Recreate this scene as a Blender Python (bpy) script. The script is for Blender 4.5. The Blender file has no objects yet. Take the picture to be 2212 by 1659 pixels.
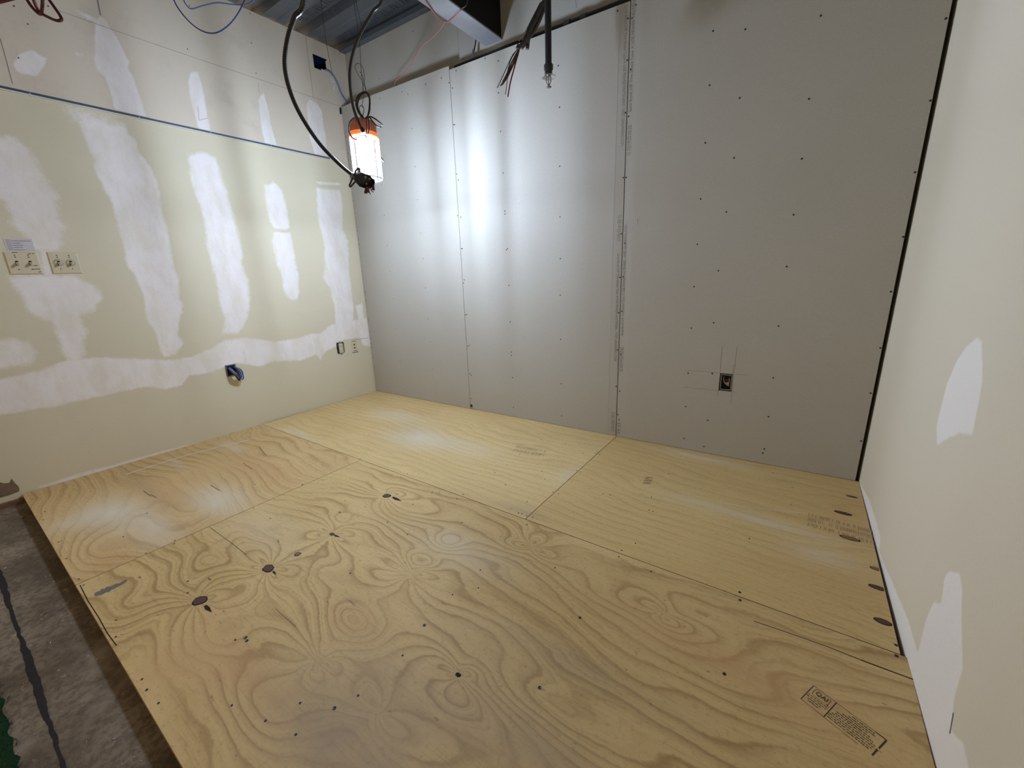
import bpy, math, random
import numpy as np
from mathutils import Vector, Matrix, noise as mnoise

random.seed(7)
SC = bpy.context.scene
COL = SC.collection

# ------------------------------------------------------------------ camera
F_PX, YAW, PITCH, ROLL = 885.586, -0.612919, -0.261566, -0.034587
CAM = np.array([3.31518, -2.49102, 1.05888])
def _axes():
    cy, sy = math.cos(YAW), math.sin(YAW); cp, sp = math.cos(PITCH), math.sin(PITCH)
    fw = np.array([sy*cp, cy*cp, sp]); rt = np.array([cy, -sy, 0.0]); up = np.cross(rt, fw)
    cr, sr = math.cos(ROLL), math.sin(ROLL)
    return cr*rt + sr*up, -sr*rt + cr*up, fw
RT, UP, FW = _axes()
cd = bpy.data.cameras.new('camera'); cam = bpy.data.objects.new('camera', cd); COL.objects.link(cam)
cd.sensor_fit = 'HORIZONTAL'; cd.sensor_width = 36.0; cd.lens = 36.0*F_PX/2212.0
cd.clip_start = 0.02; cd.clip_end = 60
cam.matrix_world = Matrix(((RT[0], UP[0], -FW[0], CAM[0]), (RT[1], UP[1], -FW[1], CAM[1]),
                           (RT[2], UP[2], -FW[2], CAM[2]), (0, 0, 0, 1)))
SC.camera = cam

# ------------------------------------------------------------------ light, exposure
SC.view_settings.view_transform = 'Standard'
SC.view_settings.look = 'None'
SC.view_settings.gamma = 1.0
SC.view_settings.use_curve_mapping = False
SC.view_settings.exposure = 0.0
LED_STRENGTH = 345.0           # the hanging work light: one value per LED strip, anticlockwise from +X, and its end disc
LED_STRIPS = (2.0, .95, .35, 2.7, .75, .65, 2.0, 1.7, 3.4, 6.1); LED_DISC = 3.72; LED_COL = (.87, 1.03, 1.36)
WORLD_COL, WORLD_STR = (1.0, 0.72, 0.44), 0.66    # warm ambient fill added for the unseen open floor behind the camera
wd = bpy.data.worlds.new('world'); SC.world = wd; wd.use_nodes = True
bg = wd.node_tree.nodes['Background']; bg.inputs[0].default_value = (*WORLD_COL, 1); bg.inputs[1].default_value = WORLD_STR

# ------------------------------------------------------------------ measured planes (metres)
W, H = 3.6624, 2.853
AL, AR = 0.010853, 0.010490
BLY = -0.092345
DD = 0.10                       # old wall behind the new sheets
PLAT = 0.04                     # platform height over the slab
E_B = np.array([W, -BLY, 0.0]); LB = np.linalg.norm(E_B); E_B = E_B/LB
N_B = np.array([E_B[1], -E_B[0], 0.0])            # out of the back wall, into the room
P_B = np.array([0.0, BLY, 0.0])
E_L = np.array([-math.sin(AL), -math.cos(AL), 0.0]); N_L = np.array([math.cos(AL), -math.sin(AL), 0.0])
E_R = np.array([math.sin(AR), -math.cos(AR), 0.0]); N_R = np.array([-math.cos(AR), -math.sin(AR), 0.0])
P_R = np.array([W, 0.0, 0.0])
Z3 = np.array([0, 0, 1.0])
def BP(s, z, d=0.0): return P_B + E_B*s + Z3*z + N_B*d
def LP(u, z, d=0.0): return E_L*u + Z3*z + N_L*d
def RP(u, z, d=0.0): return P_R + E_R*u + Z3*z + N_R*d
def ray(q): return FW + (q[0]-1106.0)/F_PX*RT - (q[1]-829.5)/F_PX*UP
def hit(q, P0, n):
    d = ray(q); return CAM + d*(np.dot(np.asarray(P0)-CAM, n)/np.dot(d, n))
def onB(q, d=0.0):               # measured pixel -> (s, z) on the back wall
    p = hit(q, P_B + N_B*d, N_B) - P_B; return float(p@E_B), float(p[2])
def onL(q):
    p = hit(q, np.zeros(3), N_L); return float(p@E_L), float(p[2])
def onR(q):
    p = hit(q, P_R, N_R) - P_R; return float(p@E_R), float(p[2])
def onZ(q, z=0.0): return hit(q, np.array([0, 0, z]), Z3)
NH = np.array([FW[0], FW[1], 0.0]); NH /= np.linalg.norm(NH)
RH = np.array([NH[1], -NH[0], 0.0])
def onV(q, P0, off=0.0): return hit(q, np.asarray(P0, float) + NH*off, NH)   # upright plane through P0

# ------------------------------------------------------------------ mesh helpers
class MB:
    def __init__(s): s.v = []; s.f = []; s.m = []; s.smooth = []
    def add(s, vs, fs, m=0, sm=False):
        o = len(s.v); s.v += [tuple(map(float, v)) for v in vs]
        for f in fs: s.f.append(tuple(i+o for i in f)); s.m.append(m); s.smooth.append(sm)
    def quad(s, a, b, c, d, m=0): s.add([a, b, c, d], [(0, 1, 2, 3)], m)
    def obox(s, O, ax, ay, az, m=0):     # box from corner O with edge vectors
        O, ax, ay, az = map(np.asarray, (O, ax, ay, az))
        vs = [O, O+ax, O+ax+ay, O+ay, O+az, O+ax+az, O+ax+ay+az, O+ay+az]
        fs = [(0, 3, 2, 1), (4, 5, 6, 7), (0, 1, 5, 4), (1, 2, 6, 5), (2, 3, 7, 6), (3, 0, 4, 7)]
        if np.dot(np.cross(ax, ay), az) < 0: fs = [f[::-1] for f in fs]
        s.add(vs, fs, m)
    def box(s, lo, hi, m=0):
        lo, hi = np.array(lo, float), np.array(hi, float); d = hi-lo
        s.obox(lo, (d[0], 0, 0), (0, d[1], 0), (0, 0, d[2]), m)
    def poly(s, pts, n, th, m=0):        # flat outline with real thickness along n
        pts = [np.asarray(p, float) for p in pts]; k = len(pts); n = np.asarray(n, float)
        nrm = np.zeros(3)
        for i in range(k): nrm += np.cross(pts[i]-pts[0], pts[(i+1) % k]-pts[0])
        if np.dot(nrm, n) < 0: pts = pts[::-1]
        vs = pts + [p + n*th for p in pts]
        s.add(vs, [tuple(range(k))[::-1], tuple(range(k, 2*k))] + [(i, (i+1) % k, k+(i+1) % k, k+i) for i in range(k)], m)
    def tube(s, pts, r, n=8, m=0, caps=True, rfun=None):
        pts = [np.asarray(p, float) for p in pts]; k = len(pts)
        up = None; vs = []
        for i, p in enumerate(pts):
            t = pts[min(i+1, k-1)] - pts[max(i-1, 0)]; t = t/(np.linalg.norm(t)+1e-12)
            if up is None:
                up = np.cross(t, (0.3, 0.5, 0.8)); up /= np.linalg.norm(up)
            up = up - t*np.dot(up, t); up /= np.linalg.norm(up)+1e-12
            bi = np.cross(t, up); rr = r if rfun is None else r*rfun(i)
            for j in range(n):
                a = 2*math.pi*j/n; vs.append(p + rr*(math.cos(a)*up + math.sin(a)*bi))
        fs = [(i*n+j, i*n+(j+1) % n, (i+1)*n+(j+1) % n, (i+1)*n+j) for i in range(k-1) for j in range(n)]
        s.add(vs, fs, m, True)
        if caps: s.add(vs[:n], [tuple(range(n))[::-1]], m); s.add(vs[-n:], [tuple(range(n))], m)
    def lathe(s, c, prof, n=24, m=0, ax=Z3, sm=True, amp=0.0):   # prof: (radius, height)
        ax = np.asarray(ax, float); ax = ax/np.linalg.norm(ax)
        u = np.cross(ax, (0.31, 0.95, 0.07)); u /= np.linalg.norm(u); w = np.cross(ax, u); c = np.asarray(c, float)
        vs = []
        for r, h in prof:
            for j in range(n):
                a = 2*math.pi*j/n; rr = r*(1 + (amp if j % 2 else 0)); vs.append(c + ax*h + rr*(math.cos(a)*u + math.sin(a)*w))
        k = len(prof)
        fs = [(i*n+j, i*n+(j+1) % n, (i+1)*n+(j+1) % n, (i+1)*n+j) for i in range(k-1) for j in range(n)]
        s.add(vs, fs, m, sm)
    def mesh(s, name):
        me = bpy.data.meshes.new(name); me.from_pydata(s.v, [], s.f)
        me.polygons.foreach_set('material_index', s.m); me.polygons.foreach_set('use_smooth', s.smooth)
        me.update(); return me

def tag(o, label=None, cat=None, group=None, kind=None):
    if label: o['label'] = label
    if cat: o['category'] = cat
    if group: o['group'] = group
    if kind: o['kind'] = kind
    return o
def link(name, me, mats=(), parent=None):
    o = bpy.data.objects.new(name, me); COL.objects.link(o)
    for m in (mats if isinstance(mats, (list, tuple)) else [mats]): me.materials.append(m)
    if parent is not None:
        o.parent = parent; o.matrix_parent_inverse = Matrix.Translation(-Vector(parent.location)) if parent.get('_e') else Matrix.Identity(4)
    return o
def obj(name, mb, mats, parent=None): return link(name, mb.mesh(name), mats, parent)
def thing(name, loc, label, cat, group=None):
    o = bpy.data.objects.new(name, None); COL.objects.link(o); o.location = tuple(loc); o.empty_display_size = 0.05; o['_e'] = 1
    return tag(o, label, cat, group)

def smooth(pts, per=8):
    P = [np.asarray(p, float) for p in pts]; P = [2*P[0]-P[1]] + P + [2*P[-1]-P[-2]]; out = []
    for i in range(1, len(P)-2):
        for k in range(per):
            t = k/per; a, b, c, d = P[i-1], P[i], P[i+1], P[i+2]
            out.append(0.5*((2*b)+(c-a)*t+(2*a-5*b+4*c-d)*t*t+(3*b-a-3*c+d)*t**3))
    out.append(P[-2]); return out
def resample(pts, step):
    P = np.array(pts); L = np.r_[0, np.cumsum(np.linalg.norm(np.diff(P, axis=0), axis=1))]
    n = max(2, int(L[-1]/step)); t = np.linspace(0, L[-1], n)
    return [np.array([np.interp(x, L, P[:, k]) for k in range(3)]) for x in t]

# ------------------------------------------------------------------ materials
class NT:
    def __init__(s, name):
        s.mat = bpy.data.materials.new(name); s.mat.use_nodes = True; s.t = s.mat.node_tree; s.t.nodes.clear()
        s.out = s.n('ShaderNodeOutputMaterial'); s.b = s.n('ShaderNodeBsdfPrincipled'); s.l(s.b.outputs[0], s.out.inputs[0])
        s.co = s.n('ShaderNodeTexCoord').outputs['Object']
    def n(s, t, **k):
        x = s.t.nodes.new(t)
        for a, b in k.items(): setattr(x, a, b)
        return x
    def l(s, a, b): s.t.links.new(a, b)
    def put(s, sock, v):
        if hasattr(v, 'is_output'): s.l(v, sock)
        elif isinstance(v, (tuple, list)) and len(v) == 3 and sock.type == 'RGBA': sock.default_value = (*v, 1)
        else: sock.default_value = v
    def math(s, op, a, b=0.0, c=0.0, clamp=False):
        x = s.n('ShaderNodeMath', operation=op, use_clamp=clamp)
        for i, v in enumerate((a, b, c)): s.put(x.inputs[i], v)
        return x.outputs[0]
    def noise(s, scale, detail=3.0, rough=0.5, stretch=None, loc=(0, 0, 0), dist=0.0):
        v = s.co
        if stretch or loc != (0, 0, 0):
            mp = s.n('ShaderNodeMapping'); s.l(v, mp.inputs[0]); mp.inputs['Scale'].default_value = stretch or (1, 1, 1); mp.inputs['Location'].default_value = loc; v = mp.outputs[0]
        x = s.n('ShaderNodeTexNoise'); s.l(v, x.inputs['Vector'])
        x.inputs['Scale'].default_value = scale; x.inputs['Detail'].default_value = detail; x.inputs['Roughness'].default_value = rough; x.inputs['Distortion'].default_value = dist
        return x.outputs[0]
    def attr(s, name): return s.n('ShaderNodeAttribute', attribute_name=name).outputs['Fac']
    def sstep(s, v, lo, hi):
        x = s.n('ShaderNodeMapRange', interpolation_type='SMOOTHSTEP'); s.l(v, x.inputs[0]); x.inputs[1].default_value = lo; x.inputs[2].default_value = hi
        return x.outputs[0]
    def mix(s, f, a, b, mode='MIX'):
        x = s.n('ShaderNodeMix', data_type='RGBA', blend_type=mode); s.put(x.inputs[0], f); s.put(x.inputs[6], a); s.put(x.inputs[7], b)
        return x.outputs[2]
    def ramp(s, f, stops):
        x = s.n('ShaderNodeValToRGB'); s.l(f, x.inputs[0]); e = x.color_ramp.elements
        while len(e) < len(stops): e.new(0.5)
        for k, (p, c) in enumerate(stops): e[k].position = p; e[k].color = (*c, 1)
        return x.outputs[0]
    def fin(s, col, rough=0.6, spec=0.3, metal=0.0, bump=None, bstr=0.2, bdist=0.002):
        s.put(s.b.inputs['Base Color'], col); s.put(s.b.inputs['Roughness'], rough); s.b.inputs['Specular IOR Level'].default_value = spec; s.put(s.b.inputs['Metallic'], metal)
        if bump is not None:
            x = s.n('ShaderNodeBump'); x.inputs['Strength'].default_value = bstr; x.inputs['Distance'].default_value = bdist; s.l(bump, x.inputs['Height']); s.l(x.outputs[0], s.b.inputs['Normal'])
        return s.mat
def plain(name, col, rough=0.5, spec=0.4, metal=0.0, var=0.12, sc=30.0):
    t = NT(name); k = t.noise(sc, 3)
    c = t.mix(k, tuple(x*(1-var) for x in col), tuple(min(1, x*(1+var)) for x in col))
    return t.fin(c, rough, spec, metal, k, 0.08)

def mat_drywall():
    t = NT('gray_drywall_paper'); n1 = t.noise(2.2, 4); n2 = t.noise(420, 2)
    c = t.mix(n1, (0.400, 0.385, 0.326), (0.438, 0.422, 0.360))
    smudge = t.sstep(t.noise(5.0, 4, 0.6, loc=(3, 1, 2)), 0.68, 0.80)
    c = t.mix(t.math('MULTIPLY', smudge, 0.12), c, (0.36, 0.34, 0.32))
    c = t.mix(t.math('MULTIPLY', t.math('ADD', t.noise(170, 3, .7), -.5), .55, clamp=True), c, (.25, .24, .22))
    c = t.mix(t.math('MULTIPLY', t.math('SUBTRACT', .5, t.noise(150, 3, .7, loc=(3, 3, 3))), .45, clamp=True), c, (.80, .79, .74))
    return t.fin(c, 0.62, 0.35, 0, n2, 0.12, 0.001)
def mat_wall_left():
    t = NT('patched_wall'); m = t.attr('mud'); z = t.n('ShaderNodeSeparateXYZ'); t.l(t.co, z.inputs[0]); z = z.outputs[2]
    up = t.math('GREATER_THAN', z, 2.017)
    n1 = t.noise(1.7, 3); nf = t.noise(240, 2)
    low = t.mix(n1, (0.615, 0.565, 0.40), (0.665, 0.61, 0.435))
    upc = t.mix(n1, (0.62, 0.545, 0.42), (0.70, 0.62, 0.48))
    c = t.mix(up, low, upc)
    gr = t.sstep(t.noise(4.5, 6, .68, loc=(2, 2, 7)), .5, .75)
    c = t.mix(t.math('MULTIPLY', gr, t.math('ADD', .06, t.math('MULTIPLY', up, .16))), c, (.30, .27, .22))
    sk = t.sstep(t.noise(30, 4, .6, stretch=(1, 1, .4), loc=(6, 1, 1)), .735, .77)
    c = t.mix(t.math('MULTIPLY', sk, .30), c, (.28, .26, .20))
    mm = t.math('ADD', m, t.math('MULTIPLY', t.math('SUBTRACT', t.noise(24, 6, 0.68), 0.5), 3.2))
    mm = t.math('ADD', mm, t.math('MULTIPLY', t.math('SUBTRACT', nf, 0.5), 1.2))
    k = t.sstep(mm, -0.9, 0.9)
    thin = t.math('ADD', 0.50, t.math('MULTIPLY', t.sstep(t.noise(9, 6, 0.68, stretch=(1, 1, .45)), .30, .62), 0.5), clamp=True)
    mud = t.mix(t.noise(9, 3, loc=(1, 4, 2)), (0.78, 0.735, 0.69), (0.86, 0.815, 0.765))
    c = t.mix(t.math('MULTIPLY', k, thin), c, mud)
    c = t.mix(t.math('MULTIPLY', t.math('ADD', t.noise(150, 3, .7, loc=(1, 2, 3)), -.5), .40, clamp=True), c, (.33, .31, .25))
    return t.fin(c, 0.7, 0.25, 0, nf, 0.10, 0.001)
def mat_wall_right():
    t = NT('cream_wall'); m = t.attr('mud'); n1 = t.noise(1.3, 3); nf = t.noise(220, 2)
    c = t.mix(n1, (0.765, 0.70, 0.535), (0.82, 0.75, 0.585))
    mm = t.math('ADD', m, t.math('MULTIPLY', t.math('SUBTRACT', t.noise(60, 4, 0.7, stretch=(1, 1, 0.35)), 0.5), 2.0))
    k = t.sstep(mm, -0.7, 0.7)
    c = t.mix(k, c, (0.95, 0.915, 0.84))
    sp = t.sstep(t.noise(38, 2), 0.80, 0.84)
    c = t.mix(t.math('MULTIPLY', sp, 0.35), c, (0.30, 0.27, 0.22))
    c = t.mix(t.math('MULTIPLY', t.math('ADD', t.noise(150, 3, .7, loc=(1, 2, 3)), -.5), .35, clamp=True), c, (.40, .37, .30))
    return t.fin(c, 0.6, 0.3, 0, nf, 0.10, 0.001)
def mat_ply(name, bands, contrast, c_lo, c_hi, c_line, fiber):
    t = NT(name); g = t.attr('grain'); dust = t.attr('dust'); tone = t.attr('tone'); dirt = t.attr('dirt')
    wob = t.math('MULTIPLY', t.math('SUBTRACT', t.noise(14, 5, 0.6, stretch=(0.4, 1, 1)), 0.5), 0.9)
    gg = t.math('ADD', g, wob)
    fr = t.math('FRACT', t.math('MULTIPLY', gg, bands)); fr2 = t.math('FRACT', t.math('MULTIPLY', gg, bands*2.7))
    line = t.ramp(fr, [(0.0, (.12, .12, .12)), (0.35, (0.0, 0.0, 0.0)), (0.72, (.45, .45, .45)), (0.86, (1, 1, 1)), (0.93, (0.8, 0.8, 0.8)), (1.0, (.12, .12, .12))])
    line2 = t.ramp(fr2, [(0.0, (0, 0, 0)), (0.55, (.2, .2, .2)), (0.85, (1, 1, 1)), (1.0, (0, 0, 0))])
    fade = t.sstep(t.noise(2.6, 3, loc=(7, 2, 0)), 0.30, 0.62); fade2 = t.sstep(t.noise(2.1, 3, loc=(1, 9, 0)), 0.42, 0.62)
    fib = t.noise(110, 5, 0.7, stretch=(0.05, 1, 1)); fib2 = t.noise(11, 4, 0.6, stretch=(0.12, 1, 1), loc=(2, 5, 0)); big = t.noise(1.6, 3, .5, stretch=(.6, 1, 1), loc=(5, 1, 0))
    c = t.mix(fib2, c_lo, c_hi)
    c = t.mix(t.math('MULTIPLY', t.sstep(big, .45, .75), .35), c, tuple(a*b for a, b in zip(c_lo, (.84, .76, .66))))
    c = t.mix(t.math('MULTIPLY', t.math('MULTIPLY', line2, fade2), contrast*.55), c, c_line)
    c = t.mix(t.math('MULTIPLY', t.math('MULTIPLY', line, t.math('ADD', .25, t.math('MULTIPLY', fade, .75))), contrast), c, c_line)
    c = t.mix(t.math('MULTIPLY', t.sstep(fib, 0.50, 0.74), fiber), c, tuple(x*0.62 for x in c_line))
    c = t.mix(t.math('MULTIPLY', t.sstep(t.noise(70, 4, .7, loc=(8, 8, 1)), .50, .72), .34), c, tuple(x*.8 for x in c_line))
    c = t.mix(t.math('MULTIPLY', tone, t.math('ADD', 0.3, t.math('MULTIPLY', t.noise(6, 4, .6, stretch=(.4, 1, 1), loc=(3, 3, 0)), 0.9)), clamp=True), c, (0.52, 0.31, 0.14))
    for sc_, th, st, seed in ((42, .70, (.55, 1, 1), 4), (75, .71, (.3, 1, 1), 12), (26, .735, (.22, 1, 1), 20)):
        sp = t.sstep(t.noise(sc_, 3, 0.5, stretch=st, loc=(seed, seed, 0)), th, th+.05)
        c = t.mix(t.math('MULTIPLY', sp, 0.6), c, (0.20, 0.115, 0.06))
    dm = t.math('MULTIPLY', dust, t.math('ADD', 0.35, t.math('MULTIPLY', t.noise(13, 6, 0.68, stretch=(.5, 1, 1)), 1.1)), clamp=True)
    c = t.mix(dm, c, (0.66, 0.60, 0.46))
    dk = t.math('MULTIPLY', dirt, t.math('ADD', 0.35, t.math('MULTIPLY', t.noise(8, 6, 0.65, loc=(5, 7, 0)), 0.9)), clamp=True)
    c = t.mix(dk, c, (0.27, 0.215, 0.165))
    sc = t.sstep(t.noise(30, 6, 0.78, stretch=(0.2, 0.5, 1), loc=(9, 1, 0)), 0.64, 0.78)
    c = t.mix(t.math('MULTIPLY', sc, 0.30), c, (0.74, 0.67, 0.55))
    return t.fin(c, 0.62, 0.16, 0, fib, 0.16, 0.0012)
def mat_concrete():
    t = NT('dirty_concrete'); n = t.noise(4, 7, 0.66); n2 = t.noise(55, 6, 0.7); n3 = t.noise(2.3, 4, .6, loc=(1, 6, 0))
    c = t.mix(t.sstep(n, .3, .7), (0.1108, 0.0843, 0.0544), (0.2608, 0.2109, 0.1469))
    c = t.mix(t.math('MULTIPLY', t.sstep(n2, 0.42, 0.62), 0.6), c, (0.0717, 0.0537, 0.0348))
    c = t.mix(t.math('MULTIPLY', t.sstep(n3, 0.52, 0.66), 0.55), c, (0.4042, 0.3387, 0.2557))
    sp = t.sstep(t.noise(38, 5, 0.7, stretch=(.6, 1, 1), loc=(3, 3, 3)), 0.62, 0.74)
    c = t.mix(t.math('MULTIPLY', sp, 0.45), c, (0.5216, 0.4473, 0.3373))
    return t.fin(c, 0.85, 0.2, 0, n2, 0.45, 0.004)
def mat_galv():
    t = NT('galvanised_steel'); n = t.noise(26, 3, 0.5, dist=1.0); n2 = t.noise(3, 3)
    c = t.mix(n, (0.12, 0.14, 0.165), (0.20, 0.22, 0.245)); c = t.mix(t.math('MULTIPLY', n2, 0.4), c, (0.11, 0.125, 0.15))
    return t.fin(c, 0.45, 0.5, 0.55, n, 0.05)
M = {}
M['dry'] = mat_drywall(); M['wl'] = mat_wall_left(); M['wr'] = mat_wall_right()
M['ply_D'] = mat_ply('plywood_swirled', 1.0, 0.78, (0.565, 0.406, 0.176), (0.678, 0.503, 0.229), (0.320, 0.200, 0.070), 0.30)
M['ply_C'] = mat_ply('plywood_orange_grain', 1.0, 0.66, (0.565, 0.395, 0.176), (0.678, 0.493, 0.232), (0.341, 0.209, 0.077), 0.30)
M['ply_A'] = mat_ply('plywood_pale', 1.0, 0.38, (0.609, 0.450, 0.202), (0.727, 0.551, 0.262), (0.393, 0.261, 0.101), 0.34)
M['ply_B'] = mat_ply('plywood_fine', 1.0, 0.38, (0.554, 0.395, 0.167), (0.660, 0.487, 0.216), (0.375, 0.243, 0.088), 0.34)
M['ply_edge'] = plain('plywood_edge', (0.30, 0.20, 0.11), 0.8, 0.2, 0, 0.3, 90)
M['concrete'] = mat_concrete(); M['galv'] = mat_galv()
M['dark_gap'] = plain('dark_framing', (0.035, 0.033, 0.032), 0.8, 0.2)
M['knot'] = plain('dark_knot', (0.085, 0.040, 0.030), 0.6, 0.3, 0, 0.35, 120)
M['knot_edge'] = plain('knot_bark', (0.022, 0.014, 0.010), 0.8, 0.2)
M['knot_tan'] = plain('brown_knot', (0.20, 0.115, 0.06), 0.6, 0.3, 0, 0.3, 160)
M['screw'] = plain('black_screw', (0.012, 0.012, 0.012), 0.45, 0.5)
M['ink'] = plain('gray_ink', (0.21, 0.20, 0.19), 0.7, 0.2)
M['ink_dark'] = plain('stamp_ink', (0.055, 0.040, 0.028), 0.7, 0.2)
M['ink_faint'] = plain('faint_stamp_ink', (0.33, 0.235, 0.125), 0.7, 0.2)
M['pencil'] = plain('pencil_line', (0.20, 0.19, 0.175), 0.7, 0.2)
M['joint'] = plain('joint_dark', (0.25, 0.22, 0.19), 0.8, 0.2)  # brown-gray of the board joints and a scuff
M['ivory'] = plain('ivory_plastic', (0.60, 0.54, 0.37), 0.38, 0.5, 0, 0.05)
M['ivory_dk'] = plain('ivory_toggle', (0.44, 0.38, 0.25), 0.4, 0.5, 0, 0.05)
M['screw_br'] = plain('brass_screw', (0.20, 0.16, 0.09), 0.4, 0.5, 0.5)
M['black'] = plain('black_rubber', (0.014, 0.014, 0.015), 0.45, 0.5)
M['black_steel'] = plain('black_steel_pipe', (0.020, 0.020, 0.021), 0.45, 0.45, 0.2, 0.4)
M['beam_shade'] = plain('shaded_beam_side', (0.012, 0.011, 0.010), 0.7, 0.2)  # near-black colour stands in for shade on the beam's sides
M['steel'] = plain('bright_steel', (0.50, 0.50, 0.49), 0.32, 0.5, 0.85)
M['dull_steel'] = plain('dull_steel', (0.22, 0.22, 0.22), 0.5, 0.5, 0.6)
M['conduit'] = plain('dark_flexible_conduit', (0.045, 0.045, 0.048), 0.28, 0.6, 0.75)
M['armour'] = plain('cable_armour', (0.085, 0.08, 0.072), 0.42, 0.5, 0.5, .3, 60)
M['trim_dk'] = plain('gray_trim', (0.085, 0.095, 0.105), 0.5, 0.4, 0.3)
M['trim_lt'] = plain('white_trim_lip', (0.62, 0.61, 0.57), 0.5, 0.4)
M['blue_dk'] = plain('dark_blue_void', (0.006, 0.016, 0.055), 0.8, 0.1)
M['blue'] = plain('blue_cable', (0.10, 0.19, 0.42), 0.45, 0.4)
M['blue_deep'] = plain('deep_blue_cable', (0.02, 0.04, 0.16), 0.45, 0.4)
M['red_dk'] = plain('dark_red_cable', (0.085, 0.012, 0.012), 0.5, 0.4)
M['red'] = plain('red_wire', (0.17, 0.012, 0.018), 0.45, 0.4)
M['pink'] = plain('pale_red_wire', (0.42, 0.16, 0.16), 0.5, 0.4)
M['green'] = plain('green_wire', (0.022, 0.048, 0.03), 0.5, 0.4)
M['brown_wire'] = plain('brown_wire', (0.09, 0.03, 0.022), 0.5, 0.4)
M['white_wire'] = plain('white_wire', (0.55, 0.54, 0.50), 0.5, 0.4)
M['yellow'] = plain('yellow_wire', (0.45, 0.28, 0.06), 0.5, 0.4)
M['wire'] = plain('thin_steel_wire', (0.05, 0.048, 0.046), 0.45, 0.5, 0.5)
M['sticker'] = plain('white_sticker', (0.56, 0.53, 0.54), 0.6, 0.3)
M['wood_old'] = plain('old_brown_wood', (0.17, 0.10, 0.055), 0.8, 0.2, 0, 0.35, 60)
M['torn'] = plain('torn_brown_paper', (0.20, 0.145, 0.09), 0.85, 0.15, 0, 0.25, 50)
M['glue'] = plain('black_glue', (0.022, 0.020, 0.020), 0.8, 0.2, 0, 0.4, 80)
def mat_carpet():
    t = NT('green_carpet'); n = t.noise(160, 3)
    return t.fin(t.mix(n, (0.006, 0.020, 0.008), (0.020, 0.055, 0.022)), 0.95, 0.05, 0, n, 0.8, 0.01)
M['carpet'] = mat_carpet(); M['plate'] = plain('beam_underside_gray', (.30, .31, .325), .5, .4, .1)
def mat_cap(name, glow, col=(0.50, 0.16, 0.07)):
    t = NT(name); n = t.noise(20, 2); t.fin(t.mix(n, col, tuple(x*1.15 for x in col)), 0.35, 0.5)
    tr = t.n('ShaderNodeBsdfTranslucent'); tr.inputs[0].default_value = (0.95, 0.22, 0.04, 1)
    mx = t.n('ShaderNodeMixShader'); mx.inputs[0].default_value = glow; t.l(t.b.outputs[0], mx.inputs[1]); t.l(tr.outputs[0], mx.inputs[2]); t.l(mx.outputs[0], t.out.inputs[0])
    return t.mat
M['cap'] = mat_cap('orange_lamp_cap', 0.0); M['collar'] = mat_cap('glowing_orange_collar', .018, (0.62, 0.13, 0.035))
def mat_clear():
    t = NT('clear_lamp_cover'); tr = t.n('ShaderNodeBsdfTransparent'); tr.inputs[0].default_value = (0.96, 0.97, 0.98, 1)
    gl = t.n('ShaderNodeBsdfGlossy'); gl.inputs['Roughness'].default_value = 0.1; lw = t.n('ShaderNodeLayerWeight'); lw.inputs[0].default_value = 0.25
    f = t.math('MULTIPLY', lw.outputs['Fresnel'], 0.5); mx = t.n('ShaderNodeMixShader'); t.l(f, mx.inputs[0]); t.l(tr.outputs[0], mx.inputs[1]); t.l(gl.outputs[0], mx.inputs[2]); t.l(mx.outputs[0], t.out.inputs[0])
    return t.mat
M['clear'] = mat_clear()
def mat_led(k, name):
    t = NT(name); em = t.n('ShaderNodeEmission'); em.inputs[0].default_value = (*LED_COL, 1); em.inputs[1].default_value = LED_STRENGTH*k; t.l(em.outputs[0], t.out.inputs[0])
    return t.mat

# ------------------------------------------------------------------ surfaces with soft-edged patches
def sdf(px, py, poly):
    P = np.array(poly, float); Q = np.roll(P, -1, 0); d = np.full(px.shape, 1e9); ins = np.zeros(px.shape, bool)
    for (ax, ay), (bx, by) in zip(P, Q):
        ex, ey = bx-ax, by-ay; t = np.clip(((px-ax)*ex+(py-ay)*ey)/(ex*ex+ey*ey+1e-12), 0, 1)
        d = np.minimum(d, np.hypot(px-ax-t*ex, py-ay-t*ey))
        c = ((ay > py) != (by > py)) & (px < ex*(py-ay)/(by-ay+1e-12)+ax); ins ^= c
    return np.where(ins, d, -d)
def grid_wall(name, fn, us, zs, polys, mat, hole=None, extra=None):
    us, zs = np.array(us), np.array(zs); U, Z = np.meshgrid(us, zs, indexing='ij')
    vs = [tuple(fn(u, z)) for u, z in zip(U.ravel(), Z.ravel())]
    nz = len(zs); fs = []
    for i in range(len(us)-1):
        for j in range(nz-1):
            if hole is not None and sdf(np.array([(us[i]+us[i+1])/2]), np.array([(zs[j]+zs[j+1])/2]), hole)[0] > 0: continue
            a = i*nz+j; fs.append((a, a+1, a+nz+1, a+nz))
    me = bpy.data.meshes.new(name); me.from_pydata(vs, [], fs)
    m = np.full(U.size, -3.0)
    for poly, soft in polys: m = np.maximum(m, np.clip(sdf(U.ravel(), Z.ravel(), poly)/soft, -3, 3))
    a = me.attributes.new('mud', 'FLOAT', 'POINT'); a.data.foreach_set('value', m.astype(np.float32))
    me.update(); return link(name, me, mat)
def steps(a, b, h): return list(np.linspace(a, b, int(round((b-a)/h))+1))

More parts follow.
